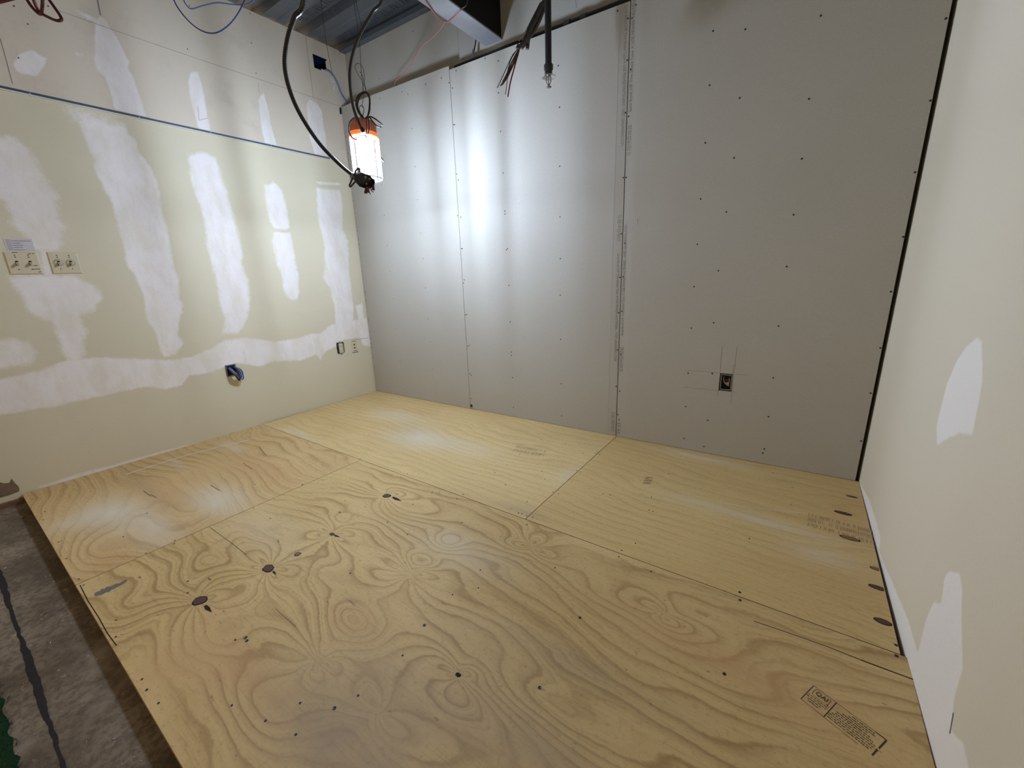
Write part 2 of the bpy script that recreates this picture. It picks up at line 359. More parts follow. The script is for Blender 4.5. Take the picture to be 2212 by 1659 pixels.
def zl(pts, sx, ox, oy, sy=None): return [(x/sx+ox, y/(sy or sx)+oy) for x, y in pts]
A1 = lambda p: [onL(q) for q in zl(p, 2.37, 0, 200)]
A2 = lambda p: [onL(q) for q in zl(p, 3.687, 0, 0)]
left_patches = [
    (A1([(-60,250),(0,232),(60,220),(120,260),(180,350),(240,440),(290,520),(295,640),(325,690),(318,760),(290,805),(180,808),(150,760),(110,710),(75,690),(50,610),(20,560),(-60,520)]), .022),
    (A1([(400,150),(430,130),(520,175),(640,165),(660,215),(700,250),(710,310),(770,380),(810,480),(825,600),(850,680),(875,830),(890,900),(915,960),(915,1050),(935,1090),(915,1180),(910,1240),(940,1285),(900,1340),(840,1350),(815,1290),(790,1210),(745,1160),(745,1060),(705,970),(690,920),(655,890),(625,760),(600,640),(575,570),(530,480),(490,420),(480,330),(430,220)]), .012),
    (A1([(350,85),(450,110),(600,165),(560,210),(450,190),(400,150)]), .035),
    (A1([(965,320),(1040,310),(1100,335),(1130,420),(1160,500),(1185,600),(1215,700),(1235,800),(1240,880),(1270,970),(1280,1060),(1270,1120),(1250,1190),(1215,1230),(1140,1235),(1155,1170),(1130,1090),(1115,1000),(1090,880),(1060,780),(1055,690),(1030,600),(1000,520),(975,430)]), .016),
    (A1([(1355,480),(1400,455),(1440,500),(1470,600),(1482,690),(1455,705),(1400,690),(1370,620)]), .014),
    (A1([(1400,715),(1485,715),(1495,760),(1510,850),(1530,950),(1525,1055),(1490,1065),(1460,1030),(1440,930),(1410,850),(1395,760)]), .014),
    (A1([(1620,490),(1740,500),(1750,560),(1755,700),(1780,760),(1785,900),(1800,1020),(1810,1110),(1800,1230),(1720,1235),(1715,1100),(1690,1000),(1655,950),(1665,890),(1660,780),(1630,650)]), .014),
    (A1([(-80,1480),(0,1470),(130,1440),(250,1410),(330,1370),(480,1358),(680,1362),(870,1372),(990,1352),(1080,1310),(1150,1270),(1260,1255),(1410,1275),(1520,1260),(1590,1235),(1640,1235),(1690,1190),(1730,1180),(1880,1155),(1890,1225),(1897,1300),(1860,1295),(1845,1255),(1760,1265),(1700,1310),(1660,1330),(1640,1370),(1620,1340),(1540,1370),(1400,1375),(1330,1400),(1210,1385),(1080,1430),(970,1450),(930,1500),(850,1520),(750,1505),(620,1530),(420,1575),(250,1610),(0,1650),(-80,1660)]), .011),
    (A1([(50,945),(200,935),(380,940),(480,990),(525,1050),(480,1110),(410,1140),(440,1220),(430,1330),(400,1375),(350,1370),(320,1320),(300,1240),(260,1170),(130,1110),(120,1060),(80,1010)]), .020),
    ([onL(q) for q in [(80,1052),(150,1030),(250,1002),(340,978),(430,955),(430,962),(300,1000),(200,1030),(100,1058)]], .008),
    ([onL(q) for q in [(768,660),(782,655),(786,690),(775,694)]], .010), ([onL(q) for q in [(680,392),(735,396),(738,400),(690,398)]], .008),
    (A1([(-60,1275),(0,1270),(80,1260),(150,1280),(190,1330),(160,1390),(0,1415),(-60,1420)]), .018),
    (A1([(205,812),(250,812),(262,930),(225,932)]), .010),
    (A2([(110,500),(150,430),(260,400),(330,450),(380,465),(350,520),(320,570),(290,605),(180,590),(120,560)]), .006),
    (A2([(595,415),(670,430),(640,455),(600,440)]), .006),
    (A2([(760,200),(790,140),(840,150),(870,220),(910,270),(950,340),(985,410),(1030,490),(1020,550),(1060,620),(1090,700),(1120,790),(1165,935),(1040,905),(915,872),(890,770),(860,680),(830,600),(775,560),(750,470),(760,400)]), .007),
    (A2([(605,78),(640,95),(720,130),(790,165),(775,190),(720,160),(660,125)]), .010),
    (A2([(1500,640),(1520,585),(1570,570),(1610,680),(1630,800),(1660,960),(1680,1055),(1580,1030),(1550,900),(1520,790)]), .007),
    (A2([(2060,790),(2100,740),(2130,850),(2160,1000),(2205,1165),(2110,1140),(2080,1000)]), .006),
    ([onL(q) for q in [(663,226),(668,215),(684,222),(695,239),(696,248),(699,271),(704,300),(709,342),(681,335),(670,300),(665,253)]], .006),
]
hole_px = [(674,115),(690,121),(704,127),(705,153),(690,149),(679,145)]
hole = [onL(q) for q in hole_px]
us = steps(-0.13, 2.76, 0.0115); zs = steps(-0.05, 2.85, 0.0115)
wall_left = tag(grid_wall('wall_left', LP, us, zs, left_patches, M['wl'], hole), kind='structure')
mb = MB(); mb.quad(LP(2.76, -.05), LP(2.76, 2.85), LP(6, 2.85), LP(6, -.05)); obj('wall_left_extension', mb, M['wl'], wall_left)
# joint lines of the old boards, as shallow dark strips on the wall face
def strip(mb, fn, pts, w, d=0.0006, m=0):
    for (a, b), (c, e) in zip(pts, pts[1:]):
        L = math.hypot(c-a, e-b) or 1e-9; nx, ny = -(e-b)/L*w/2, (c-a)/L*w/2
        mb.quad(fn(a-nx, b-ny, d), fn(c-nx, e-ny, d), fn(c+nx, e+ny, d), fn(a+nx, b+ny, d), m)
mb = MB()
for pts, w in (([(127,23),(260,70),(430,128),(597,184),(735,230)], .0022), ([(210,-2),(217,33)], .006), ([(660,78),(677,212)], .003), ([(0,82),(14,132),(27,181)], .003),
               ([(558,180),(560,202)], .002), ([(427,230),(430,260),(437,258),(449,255)], .002), ([(795,730),(758,735)], .003)):
    strip(mb, LP, [onL(q) for q in pts], w)
obj('board_joint', mb, M['joint'], wall_left)
mb = MB(); P = [onL(q) for q in [(-6,1040),(8,1044),(20,1043),(25,1034),(33,1044),(41,1052),(42,1061),(22,1069),(-6,1077)]]
mb.poly([LP(u, z, 0.0002) for u, z in P], N_L, 0.0008)
o = obj('torn_paper_patch', mb, M['torn'], wall_left); o['label'] = 'torn brown patch low on the wall'
mb = MB()      # dark blue cavity behind the cut-out
us_, zs_ = [h[0] for h in hole], [h[1] for h in hole]; u0, u1, z0, z1 = min(us_)-.02, max(us_)+.02, min(zs_)-.02, max(zs_)+.02
for a, b in (((u0, z0), (u1, z0)), ((u1, z0), (u1, z1)), ((u1, z1), (u0, z1)), ((u0, z1), (u0, z0))): mb.quad(LP(*a, -.001), LP(*b, -.001), LP(*b, -.09), LP(*a, -.09))
mb.quad(LP(u0, z0, -.09), LP(u1, z0, -.09), LP(u1, z1, -.09), LP(u0, z1, -.09))
o = obj('wall_opening', mb, M['blue_dk'], wall_left); o['label'] = 'square dark blue cut-out opening'
mb = MB(); P = [onL(q) for q in [(733,233),(737,232),(738,247),(734,246)]]; mb.poly([LP(u, z, .0005) for u, z in P], N_L, .002); obj('tape_tab', mb, M['blue_dk'], wall_left)

# reveal trim across the left wall
tr = MB(); zt = 2.0215; ue = onL((712, 345))[0]
tr.obox(LP(ue, zt-.006, .0005), E_L*(4.5-ue), Z3*.014, N_L*.004, 0)
trim = tag(obj('trim_1', tr, M['trim_dk']), kind='structure')
mb = MB(); mb.obox(LP(ue, zt-.011, .0005), E_L*(4.5-ue), Z3*.006, N_L*.010); mb.obox(LP(ue, zt+.008, .0005), E_L*(4.5-ue), Z3*.0025, N_L*.006); obj('trim_lip', mb, M['trim_lt'], trim)
mb = MB()
for q in ((64,200),(300,252),(455,288),(585,316)):
    u, z = onL(q); mb.lathe(LP(u, zt+.001, .004), [(0.0001, .002), (.003, .0015), (.0035, 0)], 10, 0, N_L)
obj('trim_screw', mb, M['steel'], trim)

# right wall
A4 = lambda p: [onR(q) for q in zl(p, 1.431, 1850, 500)]
right_patches = [
    (A4([(248,662),(248,600),(265,530),(280,470),(310,400),(345,350),(375,330),(388,340),(390,460),(380,520),(368,580),(358,630),(320,622),(280,640)]), .008),
    (A4([(8,770),(40,830),(62,900),(75,950),(70,985),(85,1030),(105,1070),(130,1130),(160,1200),(190,1305),(215,1200),(238,1145),(262,1150),(272,1070),(285,1050),(318,1055),(326,1100),(325,1200),(328,1350),(300,1450),(295,1550),(330,1580),(352,1680),(352,1760),(240,1760),(170,1400),(90,1100)]), .006),
]
wall_right = tag(grid_wall('wall_right', RP, steps(-.13, 2.0, .012), steps(-.05, 2.85, .012), right_patches, M['wr']), kind='structure')
mb = MB(); mb.quad(RP(2, -.05), RP(2, 2.85), RP(4.2, 2.85), RP(4.2, -.05)); obj('wall_right_extension', mb, M['wr'], wall_right)
mb = MB(); strip(mb, RP, [onR(q) for q in [(2060,1540),(2056,1562),(2052,1585)]], .004); obj('pencil_mark', mb, M['pencil'], wall_right)

# ------------------------------------------------------------------ back wall: old wall, three new sheets
mb = MB(); mb.quad(BP(-.25, -.05, -DD), BP(4.0, -.05, -DD), BP(4.0, 2.9, -DD), BP(-.25, 2.9, -DD))
wall_back = tag(obj('wall_back', mb, M['dry']), kind='structure')
mb = MB(); strip(mb, lambda s, z, d: BP(s, z, d-DD), [onB(q, -DD) for q in [(988,62),(992,130)]], .003); strip(mb, lambda s, z, d: BP(s, z, d-DD), [onB(q, -DD) for q in [(1243,-4),(1245,18)]], .003)
obj('board_joint', mb, M['joint'], wall_back)
S1, S2 = onB((1000, 620))[0], onB((1342, 600))[0]
TH = .016
def sheet(name, s0, s1, z1l, z1r, taper_l, taper_r, proud, label, hole=None):
    mb = MB(); d = proud; cols = [s0] + ([s0+.055] if taper_l else []) + ([hole[0], hole[1]] if hole else []) + ([s1-.055] if taper_r else []) + [s1]
    top = lambda s: z1l + (z1r-z1l)*(s-s0)/(s1-s0)
    dep = lambda s: d - (.0022 if (taper_l and s == s0) or (taper_r and s == s1) else 0)
    for a, b in zip(cols, cols[1:]):
        if hole and a == hole[0]:
            mb.quad(BP(a, .002, d), BP(b, .002, d), BP(b, hole[2], d), BP(a, hole[2], d)); mb.quad(BP(a, hole[3], d), BP(b, hole[3], d), BP(b, top(b), d), BP(a, top(a), d))
        else: mb.quad(BP(a, .002, dep(a)), BP(b, .002, dep(b)), BP(b, top(b), dep(b)), BP(a, top(a), dep(a)))
        mb.quad(BP(a, top(a), dep(a)), BP(b, top(b), dep(b)), BP(b, top(b), d-TH), BP(a, top(a), d-TH))
    for s in (s0, s1): mb.quad(BP(s, .002, dep(s)), BP(s, top(s), dep(s)), BP(s, top(s), d-TH), BP(s, .002, d-TH))
    if not hole: mb.quad(BP(s0, .002, d-TH), BP(s1, .002, d-TH), BP(s1, top(s1), d-TH), BP(s0, top(s0), d-TH))
    o = obj('drywall_sheet', mb, M['dry'], wall_back); o['label'] = label; return o
bx = [onB(q) for q in ((1555.7,805.3),(1583.4,808.7),(1580,846),(1552.3,842.6))]
hx = (sum(b[0] for b in (bx[0], bx[3]))/2, sum(b[0] for b in (bx[1], bx[2]))/2, (bx[2][1]+bx[3][1])/2, (bx[0][1]+bx[1][1])/2)
sheets = [sheet('a', .004, S1-.0015, 2.437, 2.424, 0, 0, 0, 'taller narrow gray drywall sheet behind the work light'),
          sheet('b', S1+.0015, S2-.003, 2.400, 2.392, 0, 1, 0, 'gray drywall sheet behind the sprinkler drop'),
          sheet('c', S2+.003, LB-.016, 2.42, 2.42, 1, 0, .003, 'dim gray drywall sheet with a cut-out electrical box', hx)]
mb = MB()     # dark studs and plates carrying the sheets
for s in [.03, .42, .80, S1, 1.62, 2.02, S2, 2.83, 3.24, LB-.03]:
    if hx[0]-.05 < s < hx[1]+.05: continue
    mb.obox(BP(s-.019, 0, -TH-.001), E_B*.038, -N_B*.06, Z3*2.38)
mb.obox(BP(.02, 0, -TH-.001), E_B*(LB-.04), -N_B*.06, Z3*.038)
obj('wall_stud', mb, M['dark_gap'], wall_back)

def head_mesh(r, name, mat, h=.0012):
    mb = MB(); mb.lathe((0, 0, 0), [(r*.25, h*.35), (r*.4, h*.5), (r*.85, h), (r, h*.6), (r, -.001)], 10, 0, Z3, False); mb.lathe((0, 0, 0), [(.00001, h*.3), (r*.3, h*.35)], 10, 0, Z3, False)
    me = mb.mesh(name); me.materials.append(mat); return me
def place(me, name, loc, n, parent):
    o = bpy.data.objects.new(name, me); COL.objects.link(o); o.parent = parent
    o.matrix_world = Matrix.Translation(Vector(loc)) @ Vector(n).to_track_quat('Z', 'Y').to_matrix().to_4x4(); return o
SCR = head_mesh(.0042, 'drywall_screw', M['screw']); SCR2 = head_mesh(.0032, 'small_screw', M['screw'])
scr = zl([(155,218),(248,190),(273,200),(346,158),(412,132),(447,150),(289,343),(302,502),(313,640),(326,779),(336,885),(346,1007),(356,1135),(365,1233),(376,1345),(388,1447),(163,577),(175,704),(187,829),(199,937),(211,1052),(225,1176),(241,1313),(256,1431),(137,1369),(458,174),
  (462,327),(467,327),(474,533),(482,557),(481,706),(493,712),(493,843),(499,843),(507,973),(504,986),(513,1119),(518,1118),(521,1250),(527,1247),(530,1364),(536,1371),(535,1468),
  (649,61),(594,50),(473,101),(650,194),(659,355),(669,528),(676,687),(677,699),(683,848),(687,843),(693,996),(699,1149),(703,1274),(704,1288),(708,1381),(712,1504),
  (899,81),(904,254),(905,500),(906,711),(907,885),(907,1037),(909,1221),(911,1406),(913,1540),
  (1187,57),(1201,97),(1180,276),(1192,292),(1170,547),(1181,547),(1163,781),(1176,820),(1159,963),(1169,960),(1151,1111),(1164,1104),(1150,1265),(1159,1285),(1144,1418),(1155,1437),(1142,1533),(1152,1556)], 1.929, 740, 100)
scr += zl([(85,17),(57,62),(71,62),(22,37),(345,106),(333,289),(319,483),(303,673),(292,826),(281,969),(272,1109),(261,1261),(253,1374),(247,1482),(454,100),(435,332),(416,534),(390,717),(363,915),(347,1091),(342,1262),(327,1420),(314,1509),
  (709,54),(669,335),(645,537),(617,726),(594,901),(566,1102),(548,1277),(532,1408),(518,1517),(513,1531),(1138,62),(1079,341),(1033,582),(987,801),(950,986),(910,1176),(881,1329),(851,1491)], 1.565, 1320, 0)
for q in scr:
    s, z = onB(q); k = 0 if s < S1 else (1 if s < S2 else 2)
    if k == 2 and s > LB-.02: s = LB-.024
    for lim in (S1, S2):
        if abs(s-lim) < .009: s = lim + (.009 if s > lim else -.009)
    place(SCR if s > .9 else SCR2, 'screw', BP(s, z, (.003 if k == 2 else 0) - (.0016 if abs(s-S2) < .03 else 0)), N_B, sheets[k])
for q in ((104,13),(409,13),(540,29),(543,93),(553,158),(30,13),(405,106),(60,52),(40,125)):   # few heads on the old upper wall
    u, z = onL(q); place(SCR2, 'screw', LP(u, z), N_L, wall_left)
for q in ((892,68),(820,170),(893,165),(812,87),(1000,127)):
    s, z = onB(q, -DD); place(SCR2, 'screw', BP(s, z, -DD), N_B, wall_back)

# printed lettering on the tapered edges
def text_mesh(body, name, fn, mat, parent, w, h, d=.0005, bold=False):
    cu = bpy.data.curves.new(name, 'FONT'); cu.body = body; cu.resolution_u = 2; cu.offset = .012 if bold else 0.0
    o = bpy.data.objects.new(name, cu); COL.objects.link(o); bpy.context.view_layer.update()
    me = bpy.data.meshes.new_from_object(o.evaluated_get(bpy.context.evaluated_depsgraph_get())); bpy.data.objects.remove(o); bpy.data.curves.remove(cu)
    n = len(me.vertices); co = np.zeros(n*3, np.float32); me.vertices.foreach_get('co', co); co = co.reshape(-1, 3)
    lo, hi = co.min(0), co.max(0); x = (co[:, 0]-lo[0])/(hi[0]-lo[0])*w; y = (co[:, 1]-lo[1])/(hi[1]-lo[1])*h
    v = np.array([fn(a, b, d) for a, b in zip(x, y)], np.float32); me.vertices.foreach_set('co', v.ravel()); me.update(); me.materials.clear()
    me.name = name; return link(name, me, mat, parent)
LINE = 'Gold Bond 5/8" Fire-Shield Type X USE FEWER FASTENERS - VISIT GRIDMARX.COM'
s_l, s_r = S2-.034, S2+.030
def down(z0): return lambda x, y, d: BP(s_l + y, z0 - x, d - .0012)
def upw(z0, s=None): return lambda x, y, d: BP((s or s_r) - y, z0 + x, d + .0022)
for z0, z1, t_ in ((2.379, 1.727, LINE), (1.368, 1.228, '15 02/19/25 03:31'), (1.158, .505, LINE), (.164, .03, '15 02/19/25 03:31')):
    text_mesh(t_, 'printed_text', down(z0), M['ink'], sheets[1], z0-z1, .021)
for z0, z1, t_ in ((1.885, 2.41, LINE[:52]), (1.674, 1.821, '15 02/19/25 03:32'), (.671, 1.312, LINE), (.443, .597, '15 02/19/25 03:32'), (.02, .10, '03:32')):
    text_mesh(t_, 'printed_text', upw(z0), M['ink'], sheets[2], z1-z0, .021)
mb = MB(); strip(mb, BP, [(S2-.057, .01), (S2-.057, 2.38)], .0022, .0004); obj('edge_crease', mb, M['ink'], sheets[1]).data.materials[0] = plain('paper_crease', (.40, .39, .38), .7, .2)
mb = MB()
for k in range(70):      # tiny edge print in the corner next to the lamp
    z = random.uniform(.15, 2.3); mb.obox(BP(.012+random.uniform(0, .008), z, .0001), E_B*random.uniform(.002, .006), Z3*random.uniform(.004, .018), N_B*.0005)
obj('edge_print', mb, M['ink'], sheets[0])
mb = MB()                # pencil layout lines round the box
for pts in (([(1560.5,745),(1556,802)]), ([(1592,750),(1586,805),(1581,846),(1579,872)]), ([(1586,787),(1582,808)]), ([(1480,800),(1510,801.5),(1555,805)]), ([(1586,808),(1618,810.5)]), ([(1476,836),(1510,839),(1553,844)]), ([(1580,846),(1588,847)]), ([(1551,845),(1549.5,857)])):
    strip(mb, BP, [onB(q) for q in pts], .0016, .0034)
obj('pencil_line', mb, M['pencil'], sheets[2])
mb = MB(); strip(mb, BP, [onB(q) for q in [(1378,472),(1378,486)]], .003, .0034); obj('scuff_mark', mb, M['joint'], sheets[2])
mb = MB(); s, z = onB((1018.5, 876)); mb.lathe(BP(s, z, 0), [(.010, -.002), (.011, .004), (.007, .010), (.0001, .012)], 12, 0, N_B); obj('dark_plug', mb, M['screw'], sheets[0])

# ------------------------------------------------------------------ floor: slab, sleepers, four plywood sheets
mb = MB(); mb.box((-.3, -7, -.12), (4.4, .3, -PLAT)); floor = tag(obj('floor', mb, M['concrete']), kind='structure')
YS, XC, XA, YE = -1.150, 1.230, 2.418, -2.381
xl = lambda y: float((E_L*(-y/math.cos(AL)))[0])
PTS = lambda pts: [onZ(q) for q in pts]
def xy(q): p = onZ(q); return p[0], p[1]
def bumps(X, Y, L):
    g = np.zeros_like(X)
    for (x, y), a, sx, sy in L: g += a*np.exp(-((X-x)/sx)**2-((Y-y)/sy)**2)
    return g
def fans(X, Y, L):                 # grain lines gathering into a knot from both sides
    g = np.zeros_like(X)
    for q, a, n, ph, R in L:
        x, y = xy(q); dx, dy = (X-x)/1.7, Y-y; r = np.hypot(dx, dy); g += a*np.cos(n*np.arctan2(dy, dx)+ph)*np.exp(-(r/R)**1.3)
    return g
def lown(X, Y, sx, sy, seed):
    return np.array([mnoise.noise(Vector((x*sx+seed, y*sy+seed*.7, seed))) for x, y in zip(X.ravel(), Y.ravel())]).reshape(X.shape)
def ply(x0, x1, y0, y1, mat, grainf, dust, tone, label, hstep=.014):
    h = hstep; xs = np.array(steps(x0, x1, h)); ys = np.array(steps(y0, y1, h)); X, Y = np.meshgrid(xs, ys, indexing='ij'); ny = len(ys); nx = len(xs)
    V = np.stack([X, Y, np.zeros_like(X)], -1).reshape(-1, 3); fs = [(i*ny+j, (i+1)*ny+j, (i+1)*ny+j+1, i*ny+j+1) for i in range(nx-1) for j in range(ny-1)]
    n0 = len(V); ring = [i*ny for i in range(nx)] + [(nx-1)*ny+j for j in range(1, ny)] + [i*ny+ny-1 for i in range(nx-2, -1, -1)] + [j for j in range(ny-2, 0, -1)]
    B = V[ring].copy(); B[:, 2] = -.019; k = len(ring); V = np.vstack([V, B])
    sf = [(ring[i], n0+i, n0+(i+1) % k, ring[(i+1) % k]) for i in range(k)]
    me = bpy.data.meshes.new('plywood_sheet'); me.from_pydata(V.tolist(), [], fs+sf); me.polygons.foreach_set('material_index', [0]*len(fs)+[1]*len(sf))
    for nm, arr in (('grain', grainf(X, Y)), ('dust', np.clip(bumps(X, Y, dust), 0, 1)), ('tone', np.clip(bumps(X, Y, tone), 0, 1)), ('dirt', np.clip(bumps(X, Y, DIRT), 0, 1))):
        a = me.attributes.new(nm, 'FLOAT', 'POINT'); a.data.foreach_set('value', np.r_[arr.ravel(), np.zeros(k)].astype(np.float32))
    me.update(); o = link('plywood_sheet', me, [mat, M['ply_edge']], floor); o['label'] = label; return o
K = lambda *a: [(xy(q), am, sx, sy) for q, am, sx, sy in a]
def gD(X, Y):
    g = 15*(Y+2.4) + 3.4*lown(X, Y, .8, 1.5, 3.1) + 1.1*lown(X, Y, 2.4, 5.0, 8.3) + .5*lown(X, Y, 5, 12, 6.1) - 1.1*(X-1.2)
    g += fans(X, Y, [((432,1298),2.3,2,.4,.12),((580,1228),2.1,3,.9,.11),((717,1154),1.9,3,.2,.10),((836,1071),2.1,2,.7,.11),((885,1242),1.7,3,.5,.12),((690,1430),2.0,2,2.2,.14),((1150,1180),1.3,3,1.2,.10),((990,1458),1.2,3,.1,.09),((1430,1325),1.2,2,1.6,.09),((820,1540),1.3,2,.6,.12)])
    g += bumps(X, Y, K(((480,1370),2.0,.10,.10),((700,1240),1.6,.10,.05),((740,1120),1.2,.06,.03),((770,1345),3.4,.12,.055),((970,1168),3.0,.075,.06),((915,1212),2.4,.09,.04),
        ((1430,1335),3.4,.22,.065),((990,1490),-2.2,.15,.06),((820,1530),2.4,.25,.07),((1150,1180),2.2,.12,.07),((1180,1520),2.0,.3,.06),((560,1520),2.2,.16,.06),((1600,1480),1.6,.4,.06),((300,1300),1.6,.1,.1),((440,1220),1.6,.12,.08),((900,1100),1.8,.14,.07)))
    return g
DIRT = K(((740,1600),.75,.30,.13),((900,1500),.35,.25,.08),((1160,1620),.5,.2,.08),((1250,1440),.35,.3,.06),((1050,1420),.2,.3,.1),((1120,1100),.35,.12,.05),((300,1040),.3,.3,.04))
def gC(X, Y): return 15*(Y+2.4) + 3.2*lown(X, Y, 1.0, 1.6, 5.5) + 1.0*lown(X, Y, 3, 5, 1.2) + bumps(X, Y, K(((215,1190),2.0,.2,.1),((420,1090),-2,.3,.08),((300,1130),1.8,.2,.06)))
def gA(X, Y): return 17*Y + 3.0*lown(X, Y, .8, 1.5, 11.5) + .8*lown(X, Y, 3, 6, 2.2)
def gB(X, Y): return 15*Y + 3.5*lown(X, Y, .8, 1.3, 15.5) + .8*lown(X, Y, 3, 6, 4.2) + bumps(X, Y, K(((1820,1108),1.5,.1,.03),((1835,1163),1.5,.12,.035),((1897,1270),1.5,.1,.035),((1905,1342),1.5,.1,.035)))
shA = ply(0.0, XA-.0016, YS+.0016, -.02, M['ply_A'], gA, K(((900,945),.85,.22,.13),((860,900),.5,.3,.1),((1000,965),.4,.25,.1),((640,935),.5,.2,.03),((1235,1030),.3,.1,.1)), K(((1000,880),.5,.3,.06),((900,890),.45,.2,.05)), 'pale plywood sheet in the corner beneath the work light')
shB = ply(XA+.0016, W-.001, YS+.0016, .0, M['ply_B'], gB, K(((1520,990),.45,.25,.04),((1560,1100),.30,.3,.05),((1780,1200),.40,.12,.07),((1700,1140),.3,.2,.03)), K(((1850,1120),.5,.14,.3),((1750,1240),.3,.4,.1)), 'fine grained plywood sheet with a row of dark knots')
shC = ply(0.0-.02, XC-.0014, YE, YS-.0016, M['ply_C'], gC, K(((470,1080),.75,.22,.10),((240,1110),.80,.22,.11),((330,1140),.6,.25,.07),((150,1130),.4,.1,.12),((380,1000),.35,.2,.025),((500,965),.55,.16,.03)), K(((560,1010),.75,.35,.10),((330,1060),.6,.3,.10),((250,1220),.5,.25,.06)), 'orange grained plywood sheet with dusty white haze')
shD = ply(XC+.0014, W+.012, YE, YS-.0016, M['ply_D'], gD, K(((1000,1190),.35,.22,.1),((980,1165),.18,.06,.04),((560,1140),.25,.3,.1)), K(((760,1340),.45,.12,.05),((480,1440),.5,.16,.08),((560,1480),.4,.2,.05),((1500,1400),.45,.35,.08),((1800,1560),.35,.2,.1),((1750,1400),.25,.3,.06),((350,1450),.45,.08,.12),((440,1340),.35,.1,.1)), 'large plywood sheet with swirling grain and dark knots', .009)
mb = MB()
for y in (-2.335, -1.95, -1.55, -1.15, -.75, -.35): mb.box((.01, y-.02, -PLAT), (W-.02, y+.02, -.0195))
obj('floor_sleeper', mb, M['wood_old'], floor)
# knots and plugs
def knot(q, w, hh, ang, sh, mat='knot', tail=None, n=13):
    c = onZ(q); mb = MB(); rim = []; inn = []
    for k in range(n):
        a = 2*math.pi*k/n; r = random.uniform(*((.86, 1.12) if n < 16 else (.96, 1.04))); x, y = w*r*math.cos(a), hh*r*math.sin(a)
        rim.append(c + np.array([x*math.cos(ang)-y*math.sin(ang), x*math.sin(ang)+y*math.cos(ang), .0003]))
    if sh is shB:
        for p in rim: p[0] = min(p[0], W-.004)
    inn = [c + (p-c)*.84 + np.array([0, 0, .0006]) for p in rim]
    mb.poly(rim, Z3, .0004, 1); mb.poly(inn, Z3, .0006, 0)
    if tail:
        a, b = PTS(tail); t = (b-a); L = np.linalg.norm(t); t /= L; pn = np.array([-t[1], t[0], 0]); w2 = L*.13
        mb.poly([a-pn*w2*.5, a+t*L*.4-pn*w2, b, a+t*L*.4+pn*w2*.8, a+pn*w2*.5], Z3, .0007, 1)
    obj('knot', mb, [M[mat], M['knot_edge']], sh)
knot((432,1298), .026, .020, .3, shD, tail=((443,1308),(458,1323)))
knot((580,1228), .026, .019, .1, shD, tail=((590,1234),(597,1242)))
knot((717,1154), .013, .009, .1, shD, tail=((722,1156),(735,1161)))
knot((836,1071), .024, .018, .1, shD, tail=((848,1074),(868,1083)))
knot((643,1197), .014, .013, .5, shD, 'knot_tan')
knot((990,1458), .009, .006, .2, shD, 'knot_edge')
for q, w, hh, mt in (((1840,1073), .022, .008, 'knot'), ((1821,1108.5), .032, .013, 'knot'), ((1836,1163), .034, .014, 'knot_tan'), ((1893,1229), .018, .010, 'knot_tan'), ((1897,1270), .026, .012, 'knot'), ((1907,1343), .022, .013, 'knot')):
    knot(q, w, hh, -.02, shB, mt, n=26)
# floor screws
FS = head_mesh(.0048, 'floor_screw', M['screw']); FS2 = head_mesh(.0030, 'floor_nail', M['screw'])
fsc = zl([(588,147),(843,189),(1028,291),(1192,278),(1162,292),(1203,302),(965,477),(1002,491),(712,702),(768,721),(435,805),(345,925),(380,935),(435,957),(497,971),(435,1048),(93,495),(207,628),(626,565),(591,482),(357,306),(1940,510),(1757,757),(1731,895),(1774,908),(1315,735),(1240,724)], 4.916, 1050, 920)
fsc += zl([(832,518),(834,528),(1196,349),(1203,351),(427,753),(418,748),(291,763),(291,831),(635,1101),(645,1118),(575,1112),(1263,715),(1603,483),(2040,695),(2028,802),(1873,842),(1705,1024),(1320,33),(1565,142),(1603,122),(1752,232),(1937,244),(1900,271),(1637,303),(975,187),(984,187),(685,327),(212,538),(216,520),(692,184),(48,356),(786,386),(1485,410),(1927,413)], 2.765, 300, 980)
fsc += zl([(598,219),(582,253),(1224,441),(1226,483),(376,576),(162,948),(1142,875),(2054,722),(2056,779),(1275,157),(671,181),(754,330),(243,311)], 2.458, 1100, 1100)
fsc += zl([(1516,125),(1038,565),(568,190),(572,207),(512,203),(42,467),(104,538),(1400,285),(672,632),(833,705),(1164,498),(493,551),(856,538)], 2.458, 300, 1300)
fsc += zl([(430,632),(455,665),(360,521),(235,310),(320,430),(947,440),(797,494),(630,946),(797,1236),(862,1307),(772,1177),(1023,643),(1022,707),(760,622),(631,855),(670,402),(798,274),(245,265),(175,198)], 2.518, 0, 1000)
BIGS = ((1166,1486),(1253,1334),(1565,1456),(917,1351),(722,1530),(1599,1297),(1598,1279),(532,1378),(1936,1394),(1937,1417))
for q in fsc:
    p = onZ(q); sh = (shA if p[0] < XA else shB) if p[1] > YS else (shC if p[0] < XC else shD)
    for v, i in ((YS, 1), (XC if p[1] < YS else XA, 0)):
        if abs(p[i]-v) < .008: p[i] = v + (.008 if p[i] > v else -.008)
    place(FS if any(abs(q[0]-a)+abs(q[1]-b) < 8 for a, b in BIGS) else FS2, 'screw', p, Z3, sh)
